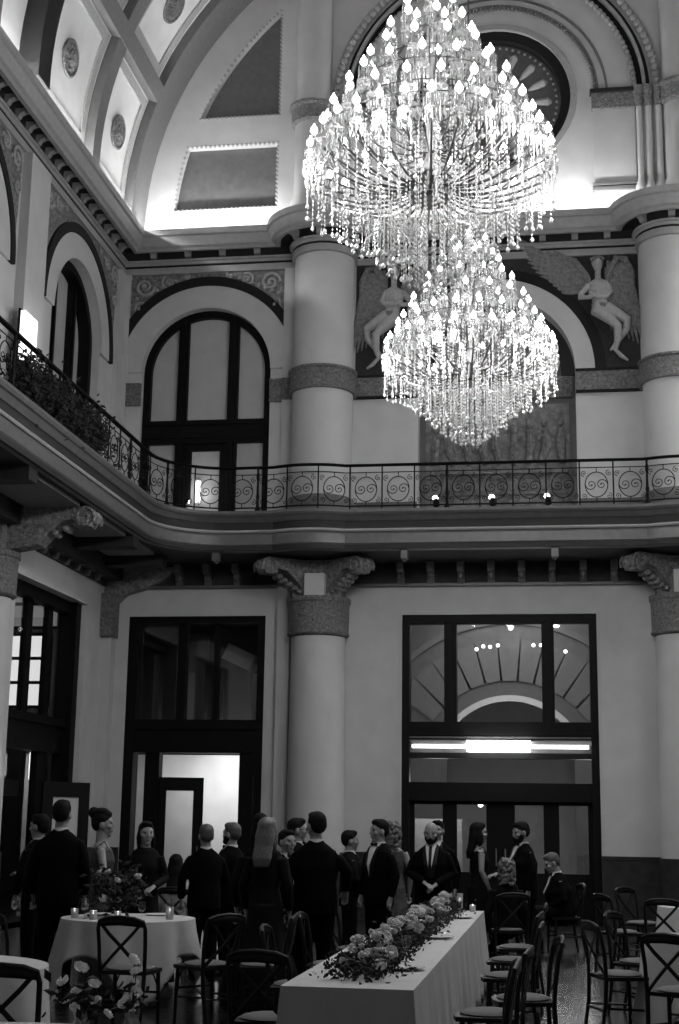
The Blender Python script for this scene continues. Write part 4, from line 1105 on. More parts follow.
# ------------------------------------------------------------------ chairs
def make_chair():
    t = thing('crossback_chair', 'dark wooden cross-back chair', 'chair')
    for s in (-1, 1):
        M().tube([(s*.2, .17, 0), (s*.195, .17, .2), (s*.19, .16, .44)], [.015, .017, .019], 8).build('leg', chair_m, t)
        M().tube([(s*.185, -.24, 0), (s*.19, -.2, .25), (s*.195, -.19, .45)], [.015, .018, .019], 8).build('leg', chair_m, t)
    b = M(); pts = [(-.195, -.19, .45), (-.2, -.205, .65), (-.205, -.235, .8), (-.19, -.25, .86), (-.12, -.27, .885), (0, -.28, .895), (.12, -.27, .885), (.19, -.25, .86), (.205, -.235, .8), (.2, -.205, .65), (.195, -.19, .45)]
    b.tube(pts, [.017]*11, 8); b.build('back_frame', chair_m, t)
    r = M(); r.tube([(-.19, -.25, .845), (-.1, -.275, .855), (0, -.285, .86), (.1, -.275, .855), (.19, -.25, .845)], [(.03, .012)]*5, 8); r.build('top_rail', chair_m, t)
    x = M()
    for s in (-1, 1): x.tube([(s*.185, -.19, .47), (s*.09, -.225, .57), (0, -.24+.008*s, .66), (-s*.1, -.255, .76), (-s*.17, -.26, .84)], [(.015, .006)]*5, 6)
    x.build('cross_back', chair_m, t)
    s_ = M(); s_.prism([[(-.2, -.19), (.2, -.19), (.225, .05), (.21, .2), (.1, .23), (-.1, .23), (-.21, .2), (-.225, .05)]], lambda u, v, d: (u, v, d), .435, .465); s_.build('seat', chair_m, t)
    c = M(); c.ball((0, .01, .475), (.195, .195, .028), 16, 8); c.build('seat_cushion', cushion_m, t)
    q = M()
    for s in (-1, 1): q.tube([(s*.195, .17, .2), (s*.19, -.21, .22)], .01, 6)
    q.tube([(-.195, .17, .27), (.195, .17, .27)], .01, 6); q.tube([(-.19, -.215, .2), (.19, -.215, .2)], .01, 6)
    for s in (-1, 1):
        q.tube([(s*.195, .165, .3), (s*.15, .16, .41), (s*.08, .155, .435)], .008, 6)
    q.build('stretchers', chair_m, t)
    return t
CH = make_chair(); first = [True]
def chair(x, y, rz, label):
    if first[0]:
        first[0] = False; CH.location = (x, y, 0); CH.rotation_euler = (0, 0, rz); CH['label'] = label; CH['group'] = 'crossback chairs'; return CH
    return dup(CH, (x, y, 0), rz, label, 'crossback chairs')
R = math.radians
chair(-2.02, 8.05, R(8), 'dark cross-back chair at the front left table, backed to the viewer, bottom left corner')
chair(-2.5, 11.95, R(-4), 'dark cross-back chair with a clear X back in front of the left round table')
chair(-1.98, 12.5, R(52), 'dark cross-back chair turned aside at the right of the left round table')
chair(-3.55, 12.1, R(-40), 'dark cross-back chair at the left front of the left round table')
chair(-1.5, 12.6, R(95), 'dark cross-back chair in profile between the left round table and the blonde woman')
chair(-.78, 9.3, R(-8), 'dark cross-back chair on the left of the long table, nearest the viewer')
chair(-.95, 11.2, R(-88), 'dark cross-back chair on the left side of the long table, second from the front')
chair(-.95, 12.8, R(-88), 'dark cross-back chair on the left side of the long table, third from the front')
chair(-.95, 14.4, R(-92), 'dark cross-back chair on the left side of the long table, farthest one')
chair(.52, 8.9, R(93), 'dark cross-back chair on the right of the long table, nearest the viewer')
chair(.58, 9.9, R(86), 'dark cross-back chair on the right of the long table, second from the viewer')
chair(.78, 10.8, R(97), 'dark cross-back chair on the right of the long table, third, pulled well out')
chair(.62, 12.3, R(90), 'dark cross-back chair on the right of the long table, fourth from the viewer')
chair(.6, 13.7, R(84), 'dark cross-back chair on the right of the long table, fifth from the viewer')
chair(.62, 15.1, R(92), 'dark cross-back chair on the right of the long table, nearest the bearded man')
chair(1.52, 12.7, R(-70), 'dark cross-back chair left of the near right table, backed to the aisle')
chair(1.75, 13.9, R(-115), 'dark cross-back chair left behind the near right table')
chair(2.55, 14.5, R(180), 'dark cross-back chair at the far side of the near right table by the handbag')
chair(1.95, 11.6, R(-30), 'dark cross-back chair at the front of the near right table, right picture edge')
chair(1.72, 17.6, R(-60), 'dark cross-back chair left of the far right table')
chair(2.2, 16.9, R(-10), 'dark cross-back chair in front of the far right table')
chair(2.05, 19.3, R(-130), 'dark cross-back chair behind the far right table, near the wainscot')
chair(-3.9, 9.5, R(-75), 'dark cross-back chair left of the front left table, outside the picture edge')

# ------------------------------------------------------------------ tables and cloths
def round_table(x, y, r, lab_t, lab_c, rot=0, low=.55, short=.32):
    t = thing('round_table', lab_t, 'table', (x, y, 0))
    M().lathe([(r-.01, .715), (r, .72), (r, .74), (r-.01, .748), (0, .748), (0, .715)][:4]+[(0, .748)], n=40).build('tabletop', wood_dark, t)
    M().lathe([(.3, 0), (.28, .03), (.06, .08), (.045, .4), (.06, .68), (.2, .715), (0, .715)], n=20).build('pedestal', wood_dark, t)
    n = 96; rings = []
    vs = []; fs = []
    steps = 12
    def P(k, j):
        a = 2*PI*k/n; c = abs(math.cos(2*(a-rot)))**3
        L = short+(low-short)*c; f = j/steps
        rr = r+.012+.05*f+(.035*math.sin(9*a+2)+.02*math.sin(17*a))*f*(1+.4*c)+.05*c*f
        return (rr*math.cos(a), rr*math.sin(a), .757-.006*(f > 0)-L*f)
    vs.append((0, 0, .757))
    for j in range(-1, steps+1):
        for k in range(n):
            if j < 0: vs.append((r*.6*math.cos(2*PI*k/n), r*.6*math.sin(2*PI*k/n), .757))
            else: vs.append(P(k, j))
    for k in range(n): fs.append((0, 1+k, 1+(k+1) % n))
    for j in range(steps+1):
        for k in range(n): fs.append((1+j*n+k, 1+(j+1)*n+k, 1+(j+1)*n+(k+1) % n, 1+j*n+(k+1) % n))
    m = M().add(vs, fs); o = m.build('tablecloth', cloth_m, loc=(x, y, 0), ang=60); s = o.modifiers.new('s', 'SOLIDIFY'); s.thickness = .004; s.offset = 1
    tag(o, lab_c, 'tablecloth')
round_table(-3.03, 13.6, .62, 'round table under a white cloth among the chairs at left', 'white cloth with hanging folds on the round table at left', rot=R(-62), low=.72, short=.3)
round_table(-3.0, 8.9, .82, 'round table under a white cloth in the bottom left corner', 'white cloth draped on the round table in the bottom left corner', rot=R(-20), low=.74, short=.72)
round_table(-1.3, 5.86, .8, 'round table just below the picture edge carrying white roses', 'white cloth on the nearest table below the white roses', rot=0, low=.74, short=.7)
round_table(2.5, 12.9, .76, 'round table under a white cloth at the right picture edge', 'white cloth on the round table at the right picture edge', rot=R(30), low=.74, short=.4)
round_table(2.95, 17.9, .76, 'round table under a white cloth farther back at right', 'white cloth on the farther round table at right', rot=R(10), low=.74, short=.4)
# long table
lt_ = thing('long_table', 'long dining table under a white floor-length cloth in the middle', 'table', (-.175, 12.3, 0))
M().bb(-.36, .36, -3.78, 3.78, .72, .745).build('tabletop', wood_dark, lt_, smooth=False)
for sx in (-1, 1):
    for yy in (-3.5, -1.2, 1.2, 3.5): M().tube([(sx*.3, yy, 0), (sx*.3, yy, .72)], .02, 8).build('leg', iron_m, lt_)
def long_cloth():
    hx, hy, top = .385, 3.8, .752; per = []
    N = 60
    def side(n, f): return [f(i/n) for i in range(n)]
    per += side(10, lambda t: (-hx+2*hx*t, -hy)); per += side(90, lambda t: (hx, -hy+2*hy*t)); per += side(10, lambda t: (hx-2*hx*t, hy)); per += side(90, lambda t: (-hx, hy-2*hy*t))
    n = len(per); vs = []; fs = []; s = 0
    steps = 10
    for j in range(steps+1):
        f = j/steps
        for k, (x, y) in enumerate(per):
            L = k*.085; w = (.022*math.sin(L*9+1)+.014*math.sin(L*21))*f
            nx = 0; ny = 0
            if abs(abs(x)-hx) < 1e-6: nx = math.copysign(1, x)
            if abs(abs(y)-hy) < 1e-6: ny = math.copysign(1, y)
            q = .05*f+w if (nx and ny) == 0 else .06*f
            vs.append((x+nx*q, y+ny*q, top-.72*f-.003*(j > 0)))
    for j in range(steps):
        for k in range(n): fs.append((j*n+k, (j+1)*n+k, (j+1)*n+(k+1) % n, j*n+(k+1) % n))
    fs.append(tuple(range(n)))
    o = M().add(vs, fs).build('tablecloth', cloth_m, loc=(-.175, 12.3, 0), ang=50); s = o.modifiers.new('s', 'SOLIDIFY'); s.thickness = .004; s.offset = 1
    tag(o, 'white floor-length cloth on the long table in the middle', 'tablecloth')
long_cloth()

# ------------------------------------------------------------------ flowers
def rose(r=.035, seed=0):
    m = M(); m.ball((0, 0, 0), (r*.55, r*.55, r*.6), 8, 6)
    rnd = random.Random(seed)
    for ringn, rr, zz, sz in ((5, r*.45, .1*r, r*.5), (7, r*.75, -.15*r, r*.55)):
        for k in range(ringn):
            a = 2*PI*k/ringn+rnd.random()*.4; c = Vector((rr*math.cos(a), rr*math.sin(a), zz)); o = Vector((math.cos(a), math.sin(a), .1)); s = Vector((-math.sin(a), math.cos(a), 0))
            p = [c-s*sz*.7-Vector((0, 0, sz*.6)), c+s*sz*.7-Vector((0, 0, sz*.6)), c+s*sz*.75+o*sz*.25+Vector((0, 0, sz*.4)), c+o*sz*.35+Vector((0, 0, sz*.7)), c-s*sz*.75+o*sz*.25+Vector((0, 0, sz*.4))]
            p2 = [q+o*sz*.22 for q in p]; p2[2] += o*sz*.1; p2[4] += o*sz*.1
            m.add(p+p2, [(0, 1, 2, 3, 4), (9, 8, 7, 6, 5)]+[(i, (i+1) % 5, 5+(i+1) % 5, 5+i) for i in range(5)])
    return m
rose_me = None
def put_rose(parent, loc, mt, sc, rnd):
    global rose_me
    if rose_me is None: rose_me = rose().build('rose', petal_m, parent); o = rose_me; 
    else: o = cop(rose_me, parent)
    if mt is not petal_m:
        key = 'rose_'+mt.name
        if key not in MATS:
            me = rose_me.data.copy(); me.materials.clear(); me.materials.append(mt); MATS[key] = me
        o.data = MATS[key]
    o.location = loc; o.rotation_euler = (rnd.uniform(-.7, .7), rnd.uniform(-.7, .7), rnd.uniform(0, 6)); o.scale = (sc,)*3
    return o
rnd = random.Random(11)
g = thing('flower_garland', 'long dark leafy garland full of pale roses lying along the long table', 'flowers', (-.17, 8.85, .76))
m = M()
for i in range(56):
    y = .02+i*.125; big = 1.25 if i < 6 else 1.0
    leaf_cluster(m, (rnd.uniform(-.03, .03), y, .06), 130, (.085*big, .07, .035), .042, rnd)
m.build('foliage', leaf_m, g)['kind'] = 'stuff'
for i in range(98):
    y = .0+6.8*(i+rnd.random())/98; x = rnd.gauss(0, .075)
    put_rose(g, (max(-.16, min(.16, x)), y, .16+rnd.uniform(-.04, .06)-abs(x)*.35), petal_m, rnd.uniform(.85, 1.25)*(1.1 if i < 14 else 1), rnd)
def arrangement(name, lab, x, y, z, spread, nleaf, roses, mt, base, size=.08, hgt=.2, seed=1, vase=None):
    rnd = random.Random(seed)
    t = thing(name, lab, 'flowers', (x, y, z))
    vase_m = clear_m
    M().lathe([(.035, 0), (.04, .01), (.03, base*.5), (.04, base), (.036, base), (.026, base*.5), (0, .012)], n=14).build('vase', clear_m, t)
    m = M(); leaf_cluster(m, (0, 0, base+hgt*.5), nleaf, (spread*.38, spread*.38, hgt*.3), size, rnd); m.build('foliage', leaf_m, t)['kind'] = 'stuff'
    s = M()
    for (dx, dy, dz, sc) in roses:
        s.tube([(0, 0, base*.5), (dx*.4, dy*.4, base+dz*.5), (dx, dy, base+dz-.02)], .003, 4)
        put_rose(t, (dx, dy, base+dz), mt, sc, rnd)
    s.build('stems', leaf_m, t)
    return t
rr_ = lambda n, w, h, s: [(random.Random(s+i).uniform(-w, w), random.Random(s+50+i).uniform(-w, w), random.Random(s+90+i).uniform(.03, h), random.Random(s+20+i).uniform(.8, 1.2)) for i in range(n)]
arrangement('flower_centrepiece', 'leafy centrepiece with small pale flowers on the left round table', -3.15, 13.6, .757, .3, 600, rr_(12, .22, .33, 4), petal_m, .1, .07, .32, 2)
arrangement('flower_centrepiece', 'leafy centrepiece with white flowers at the left picture edge', -3.15, 9.25, .757, .3, 420, rr_(10, .2, .45, 9), petal_b, .12, .07, .42, 3)
wr = [(-.1, 0, .14, .8), (-.02, .03, .2, .95), (-.03, 0, .1, .8), (.05, .02, .13, .8), (.07, -.02, .06, .75), (-.02, -.04, .03, .7), (.13, 0, .0, .7), (-.1, .04, .05, .7)]
arrangement('rose_bouquet', 'loose white roses low in front of the left round table', -1.13, 6.62, .757, .2, 50, wr, petal_b, .06, .06, .12, 5)
wr2 = [(0, 0, .22, .8), (.01, 0, .17, .8), (-.01, .02, .12, .8), (.02, -.01, .08, .8), (-.03, 0, .05, .75), (.0, .02, .0, .7), (-.05, .01, .02, .7)]
arrangement('stock_stem_vase', 'upright stem of white blossoms right of the loose white roses', -.9, 6.66, .757, .1, 24, wr2, petal_b, .08, .05, .1, 6)
arrangement('flower_centrepiece', 'pale flower centrepiece on the far right table', 2.75, 17.9, .757, .26, 260, rr_(9, .16, .4, 30), petal_b, .14, .07, .3, 8)
arrangement('flower_centrepiece', 'dark leafy centrepiece on the near right table at the picture edge', 2.75, 13.1, .757, .26, 260, rr_(6, .16, .3, 40), petal_m, .1, .07, .24, 9)
arrangement('flower_bouquet', 'bouquet of pale roses behind the chair left of the long table', -.72, 9.9, .76-.3, .2, 160, rr_(8, .14, .2, 60), petal_m, .2, .07, .2, 10) if False else None

# ------------------------------------------------------------------ tableware
def wine_glass(x, y, z, lab, sc=1.0):
    p = thing('wine_glass', lab, 'glass', (x, y, z))
    M().lathe([(.033*sc, 0), (.033*sc, .003), (.004, .008), (.004, .08), (0, .08)], n=14).build('foot_and_stem', clear_m, p)
    M().lathe([(.004, .08), (.03*sc, .1), (.037*sc, .13), (.032*sc, .18), (.03*sc, .18), (.035*sc, .13), (.028*sc, .102), (0, .085)], n=16).build('bowl', clear_m, p)
def votive(x, y, z, lab, h=.09, r=.032):
    p = thing('votive_candle', lab, 'candle', (x, y, z))
    M().lathe([(r, 0), (r*1.1, h), (r*1.02, h), (r*.92, .008), (0, .008)], n=16).build('glass_cup', crystal_m, p)
    M().lathe([(r*.85, .01), (r*.85, h*.6), (0, h*.6)], n=14).build('wax', wax_m, p)
    M().ball((0, 0, h*.6+.02), (.006, .006, .016), 6, 6).build('flame', flame_m, p)
def plate(x, y, z, lab):
    o = M().lathe([(.07, 0), (.09, .004), (.135, .016), (.137, .02), (.09, .01), (.07, .007), (0, .007)], n=32).build('dinner_plate', ceram_m, loc=(x, y, z)); tag(o, lab, 'plate')
T = .757
votive(-3.0, 13.15, T, 'small glowing candle glass at the front of the left round table')
votive(-3.25, 13.2, T, 'small glowing candle glass left of the front candle on the left round table')
votive(-2.6, 13.5, T, 'white candle glass at the right of the left round table', .12, .036)
votive(-3.5, 13.4, T, 'small candle glass at the left of the left round table')
wine_glass(-2.8, 13.25, T, 'clear wine glass beside the candle on the left round table')
wine_glass(-3.38, 13.35, T, 'clear wine glass near the left edge of the left round table')
wine_glass(-2.7, 13.8, T, 'clear wine glass at the far right of the left round table')
plate(-2.85, 14.0, T, 'white plate at the far side of the left round table'); plate(-3.4, 13.85, T, 'white plate at the far left of the left round table')
plate(.04, 9.6, T, 'white plate on the right edge of the long table, nearest'); plate(.04, 12.2, T, 'white plate halfway along the right edge of the long table'); plate(.04, 14.8, T, 'white plate at the far end of the long table')
wine_glass(.0, 10.1, T, 'clear wine glass on the long table beyond the nearest plate'); wine_glass(.02, 12.8, T, 'clear wine glass on the long table beyond the middle plate')
votive(-.02, 15.65, T, 'tall white candle glass at the far end of the long table', .2, .032)
votive(.1, 15.9, T, 'small bright candle glass at the far right corner of the long table', .07)
votive(-.42, 15.6, T, 'small candle glass at the far left of the garland')
for x, y, rz, w in ((.12, 9.35, .1, 'nearest plate'), (.12, 11.95, -.1, 'middle plate')):
    p = thing('fork', 'silver fork lying beside the %s on the long table' % w, 'cutlery', (x, y, T), rz)
    M().tube([(0, 0, .004), (0, .12, .006), (0, .14, .008)], [(.003, .005), (.003, .003), (.002, .01)], 6).build('handle', steel_m, p)
    q = M()
    for k in range(4): q.tube([(-.008+.0053*k, .14, .008), (-.008+.0053*k, .18, .006)], .0015, 4)
    q.build('tines', steel_m, p)
plate(-2.55, 9.0, T, 'white plate on the front left table'); wine_glass(-2.7, 9.3, T, 'clear wine glass on the front left table')
votive(-2.95, 8.5, T, 'bright candle glass on the front left table')
for x, y, w in ((2.15, 13.2, 'left side'), (2.4, 12.5, 'front')): plate(x, y, T, 'white plate on the %s of the near right table' % w)
wine_glass(2.2, 12.9, T, 'clear wine glass on the near right table'); votive(2.45, 17.5, T, 'small candle glass on the far right table')
# handbag on the near right table's edge chair
hb = thing('handbag', 'boxy black leather handbag with arched handle on the near right table', 'bag', (2.26, 13.42, T), R(8))
m = M(); m.tube([(0, 0, 0), (0, 0, .01), (0, 0, .2), (0, 0, .215)], [(.06, .13), (.075, .16), (.055, .145), (.04, .13)], 4); 
M().prism([[(-.16, 0), (.16, 0), (.15, .21), (-.15, .21)]], lambda u, v, d: (u, d, v), -.05, .05).build('body', bag_m, hb, smooth=False)
M().tube([(-.08, -.03, .2), (-.07, -.03, .27), (0, -.03, .31), (.07, -.03, .27), (.08, -.03, .2)], .009, 8).build('handle', bag_m, hb)
M().bb(-.02, .02, -.06, -.045, .12, .16).build('clasp', steel_m, hb, smooth=False)

# ------------------------------------------------------------------ people
def hand(m, w, d, curl=.6, side=1):
    """palm, four unequal bent fingers and a thumb growing from wrist w along direction d"""
    d = Vector(d).normalized(); s = d.cross(Vector((0, 0, 1))); s = s.normalized() if s.length > .2 else Vector((0, 1, 0)); n = s.cross(d).normalized(); w = Vector(w)
    m.tube([w-d*.02, w+d*.03, w+d*.07, w+d*.09], [(.018, .026), (.015, .038), (.014, .04), (.01, .034)], 10)
    for k, (off, L) in enumerate(((-.03, .062), (-.01, .072), (.01, .068), (.03, .052))):
        a = w+d*.082+s*off
        p1 = a+d*L*.42-n*curl*.008; p2 = p1+(d*(1-curl*.5)-n*curl).normalized()*L*.33; p3 = p2+(d*(1-curl)-n*curl*1.3).normalized()*L*.28
        m.tube([a-d*.012, p1, p2, p3], [.0095, .009, .0082, .0065], 8)
    a = w+d*.03+s*(.036*side); m.tube([a-d*.01, a+d*.02+s*(.018*side)-n*.008, a+d*.045+s*(.022*side)-n*.018], [.012, .0105, .008], 8)
def person(label, x, y, rz, h=1.75, sit=False, lean=0, outfit='suit', hair='short', hair_mat=None, yaw=0, nod=0, arms=None, girth=1.0,
           beard=False, tie=None, glasses=False, dress=None, group=None, female=False, jacket=None):
    k = h/1.75
    t = thing('person', label, 'person', (x, y, 0), rz)
    dz = -.44 if sit else 0
    RL = Matrix.Rotation(-lean, 3, 'X')
    def U(px, py, pz):      # upper body, bent about the hips
        v = RL @ Vector((px, py, pz-.92))+Vector((0, 0, .92+dz)); return v*k
    def UU(v): return U(v[0], v[1], v[2])
    RH = Matrix.Rotation(yaw, 3, 'Z') @ Matrix.Rotation(-nod, 3, 'X')
    def Hd(px, py, pz):     # head coordinates about the neck joint
        v = RH @ (Vector((px, py, pz-1.52))*1.09)+Vector((0, 0, 1.497)); return UU(v)
    def ringU(cx, cy, z, rx, ry, n=20, f=None):
        f = f or U; return [f(cx+rx*math.cos(2*PI*i/n), cy+ry*math.sin(2*PI*i/n), z) for i in range(n)]
    def ballf(m, f, c, r, n=12, q=8):
        b = M(); b.ball((0, 0, 0), r, n, q); m.add([f(c[0]+v[0], c[1]+v[1], c[2]+v[2]) for v in b.v], b.f)
    wS = .165 if female else .19
    gi = girth
    # arms: (elbow, wrist) in upright body coordinates
    arms = arms or [((-wS-.07, -.02, 1.13), (-wS-.06, .05, .88)), ((wS+.07, -.02, 1.13), (wS+.06, .05, .88))]
    sh = [(-wS*.93, 0, 1.375), (wS*.93, 0, 1.375)]
    # legs
    if sit: legs = [[(s*.09, .0, .5), (s*.13, .4, .52), (s*.13, .38, .28), (s*.13, .36, .08)] for s in (-1, 1)]
    else: legs = [[(s*.085, 0, .92), (s*.095, .01, .5), (s*.1, -.01, .28), (s*.1, -.02, .08)] for s in (-1, 1)]
    body = M()
    body.loft([ringU(0, 0, .86, .15*gi, .1*gi), ringU(0, 0, .97, .155*gi, .11*gi), ringU(0, 0, 1.1, .125*gi if female else .14*gi, .09*gi), ringU(0, .005, 1.26, .145, .11), ringU(0, 0, 1.35, .155 if female else .165, .1), ringU(0, -.005, 1.41, .12, .08), ringU(0, -.005, 1.46, .06, .055)])
    body.loft([ringU(0, -.005, 1.43, .075, .065), ringU(0, -.005, 1.48, .061, .062), ringU(0, .0, 1.57, .057, .062)])
    ballf(body, Hd, (0, .0, 1.655), (.074, .094, .1), 16, 12); ballf(body, Hd, (0, .028, 1.6), (.06, .068, .065), 12, 10)
    ballf(body, Hd, (0, .062, 1.545), (.03, .028, .022)); 
    nb = M(); nb.tube([Hd(0, .088, 1.668), Hd(0, .097, 1.645), Hd(0, .104, 1.618), Hd(0, .09, 1.61)], [.009*k, .011*k, .014*k, .012*k], 8); body.add(nb.v, nb.f)
    for s in (-1, 1):
        ballf(body, Hd, (s*.076, -.005, 1.63), (.012, .022, .034), 8, 6); ballf(body, Hd, (s*.036, .072, 1.672), (.022, .02, .01), 8, 6); ballf(body, Hd, (s*.045, .06, 1.62), (.024, .03, .022), 8, 6)
    for i in (0, 1):
        e, w = arms[i]
        tb = M(); tb.tube([UU(sh[i]), UU(Vector(sh[i]).lerp(Vector(e), .5)), UU(e), UU(Vector(e).lerp(Vector(w), .35)), UU(w)], [.045*k, .041*k, .036*k, .038*k, .025*k], 10); body.add(tb.v, tb.f)
        hm = M(); W_ = UU(w); D_ = (UU(w)-UU(e)).normalized(); hand(hm, W_, D_, .7, 1 if i == 0 else -1); body.add(hm.v, hm.f)
    for L in legs:
        lb_ = M(); lb_.tube([Vector(p)*k for p in L], [.078*k, .055*k, .05*k, .035*k], 10); lb_.ball(Vector((L[3][0], L[3][1]+.06, .045))*k, (.04*k, .12*k, .04*k), 10, 6); body.add(lb_.v, lb_.f)
    b = body.build('body', skin_m, t); remesh(b, .0085, 1)
    # eyes and lips
    for s in (-1, 1):
        m = M(); ballf(m, Hd, (s*.032, .084, 1.652), (.013, .009, .007), 8, 6); m.build('eye', eye_m, t)
    m = M(); ballf(m, Hd, (0, .093, 1.578), (.022, .008, .006), 8, 6); m.build('lips', lip_m, t)
    # hair
    hm_ = hair_mat or hair_dark
    H_ = M()
    if hair in ('short', 'long', 'updo', 'bob', 'curly', 'tall'):
        ballf(H_, Hd, (0, -.018, 1.688), (.082, .098, .085), 16, 12); ballf(H_, Hd, (0, -.045, 1.655), (.078, .068, .082), 14, 10)
        ballf(H_, Hd, (0, .03, 1.735), (.062, .06, .035), 12, 8)
    if hair == 'balding': ballf(H_, Hd, (0, -.04, 1.64), (.081, .07, .055), 14, 10)
    if hair in ('long', 'bob', 'tall'):
        zl = 1.3 if hair == 'long' else 1.45
        if hair == 'tall': zl = 1.1
        H_.loft([ringU(0, -.05, 1.7, .07, .05, f=Hd), ringU(0, -.06, 1.6, .09, .06, f=Hd), ringU(0, -.08, 1.5, .095, .055), ringU(0, -.12, 1.38, .1, .045), ringU(0, -.125, zl, .075, .03)])
        for s in (-1, 1): ballf(H_, Hd, (s*.075, .0, 1.58), (.022, .045, .1), 10, 8)
    if hair == 'tall': ballf(H_, Hd, (0, -.03, 1.74), (.07, .08, .07), 12, 8)
    if hair == 'updo': ballf(H_, Hd, (0, -.09, 1.75), (.06, .055, .055), 12, 8); ballf(H_, Hd, (0, -.02, 1.76), (.07, .08, .04), 12, 8)
    if hair == 'curly':
        rn = random.Random(3)
        for q in range(150):
            a = rn.uniform(0, 2*PI); zz = rn.uniform(1.48, 1.76); rr = .088 if zz < 1.7 else .088-(zz-1.7)*.7
            cx, cy = rr*math.cos(a), rr*math.sin(a)*1.0-.03
            if cy > .04 and zz < 1.7: continue
            ballf(H_, Hd, (cx, cy, zz), (.021, .021, .021), 6, 5)
    if H_.v:
        o = H_.build('hair', hm_, t); remesh(o, .009, 3)
    if beard:
        m = M(); ballf(m, Hd, (0, .045, 1.56), (.058, .062, .04), 12, 8); ballf(m, Hd, (0, .098, 1.592), (.03, .01, .008), 8, 6)
        for s in (-1, 1): ballf(m, Hd, (s*.055, .03, 1.595), (.018, .04, .04), 8, 6)
        o = m.build('beard', hair_grey if hair == 'balding' and False else hair_dark, t); remesh(o, .008, 2)
    if glasses:
        m = M()
        for s in (-1, 1):
            m.tube([Hd(s*.033+.022*math.cos(2*PI*i/14), .1, 1.652+.018*math.sin(2*PI*i/14)) for i in range(14)], .003, 5, closed=True)
            m.tube([Hd(s*.055, .098, 1.655), Hd(s*.08, .0, 1.65)], .003, 5)
        m.tube([Hd(-.011, .1, 1.655), Hd(.011, .1, 1.655)], .003, 5); m.build('glasses', eye_m, t)
    jm = jacket or suit_m
    if outfit in ('suit', 'shirt'):
        j = M()
        hem = .80
        j.loft([ringU(0, 0, hem, .185*gi, .135*gi), ringU(0, 0, .95, .18*gi, .14*gi), ringU(0, 0, 1.1, .168*gi, .13*gi), ringU(0, .01, 1.25, .19*gi, .14*gi), ringU(0, 0, 1.34, .205, .135), ringU(0, -.005, 1.4, .185, .115), ringU(0, -.01, 1.445, .13, .09), ringU(0, -.012, 1.48, .08, .068), ringU(0, -.012, 1.5, .068, .06)])
        for i in (0, 1):
            e, w = arms[i]; w2 = Vector(e).lerp(Vector(w), .93)
            tb = M(); tb.tube([UU((sh[i][0]*.9, 0, 1.385)), UU((sh[i][0]*1.02, 0, 1.33)), UU(Vector(sh[i]).lerp(Vector(e), .5)), UU(e), UU(Vector(e).lerp(w2, .4)), UU(w2)], [.05*k, .066*k, .06*k, .055*k, .052*k, .042*k], 12); j.add(tb.v, tb.f)
        o = j.build('jacket' if outfit == 'suit' else 'blouse', jm, t); remesh(o, .012, 3)
        tr_ = M()
        for L in legs:
            q = M(); P = [Vector(p)*k for p in L]; P[3] = Vector((P[3].x, P[3].y, .05)); q.tube(P, [.105*gi*k, .082*k, .07*k, .062*k], 12); tr_.add(q.v, q.f)
        tr_.loft([[p for p in ringU(0, 0, .84, .15*gi, .12*gi)], ringU(0, 0, 1.0, .15*gi, .11*gi)])
        o = tr_.build('trousers', jm, t); remesh(o, .014, 2)
        for L in legs:
            q = M(); q.ball(Vector((L[3][0], L[3][1]+.07, .045))*k, (.05*k, .145*k, .045*k), 12, 8); q.bb((L[3][0]-.045)*k, (L[3][0]+.045)*k, (L[3][1]-.06)*k, (L[3][1]+.2)*k, 0, .02); q.build('shoe', shoe_m, t)
        if outfit == 'suit':
            def chest(u, z, off):
                za = [.8, .95, 1.1, 1.25, 1.36, 1.43, 1.475, 1.5]; ra = [(.185*gi, .135*gi), (.18*gi, .14*gi), (.168*gi, .13*gi), (.19*gi, .15*gi), (.21, .13), (.185, .1), (.1, .065), (.07, .048)]
                for q in range(7):
                    if za[q] <= z <= za[q+1]:
                        f = (z-za[q])/(za[q+1]-za[q]); rx = ra[q][0]*(1-f)+ra[q+1][0]*f; ry = ra[q][1]*(1-f)+ra[q+1][1]*f; break
                return U(u, ry*math.sqrt(max(0, 1-(u/rx)**2))+off, z)
            def patch(wf0, wf1, z0, z1, off, n=10, c=4, th=.012):
                vs = []; fs = []
                for lay in (off, off-th):
                    for i in range(n+1):
                        z = z0+(z1-z0)*i/n; a, b2 = wf0(z), wf1(z)
                        for q in range(c+1): vs.append(chest(a+(b2-a)*q/c, z, lay))
                w_ = c+1; N_ = (n+1)*w_
                for i in range(n):
                    for q in range(c):
                        a = i*w_+q; fs.append((a, a+1, a+w_+1, a+w_)); fs.append((N_+a, N_+a+w_, N_+a+w_+1, N_+a+1))
                edge = [q for q in range(w_)]+[i*w_+c for i in range(1, n+1)]+[n*w_+q for q in range(c-1, -1, -1)]+[i*w_ for i in range(n-1, 0, -1)]
                for i in range(len(edge)): a, b2 = edge[i], edge[(i+1) % len(edge)]; fs.append((a, b2, N_+b2, N_+a))
                return M().add(vs, fs)
            wv = lambda z: .062*(z-1.1)/.37+.002
            patch(lambda z: -wv(z), lambda z: wv(z), 1.1, 1.485, .006).build('shirt_front', shirt_m, t)
            for s in (-1, 1):
                patch(lambda z: s*(wv(z)-.002), lambda z: s*(wv(z)+.03+.015*math.sin((z-1.1)/.36*PI)), 1.1, 1.46, .012).build('lapel', satin_m, t)
            m = M(); m.loft([ringU(0, -.01, 1.475, .07, .072), ringU(0, -.008, 1.508, .066, .07)]); m.build('shirt_collar', shirt_m, t)
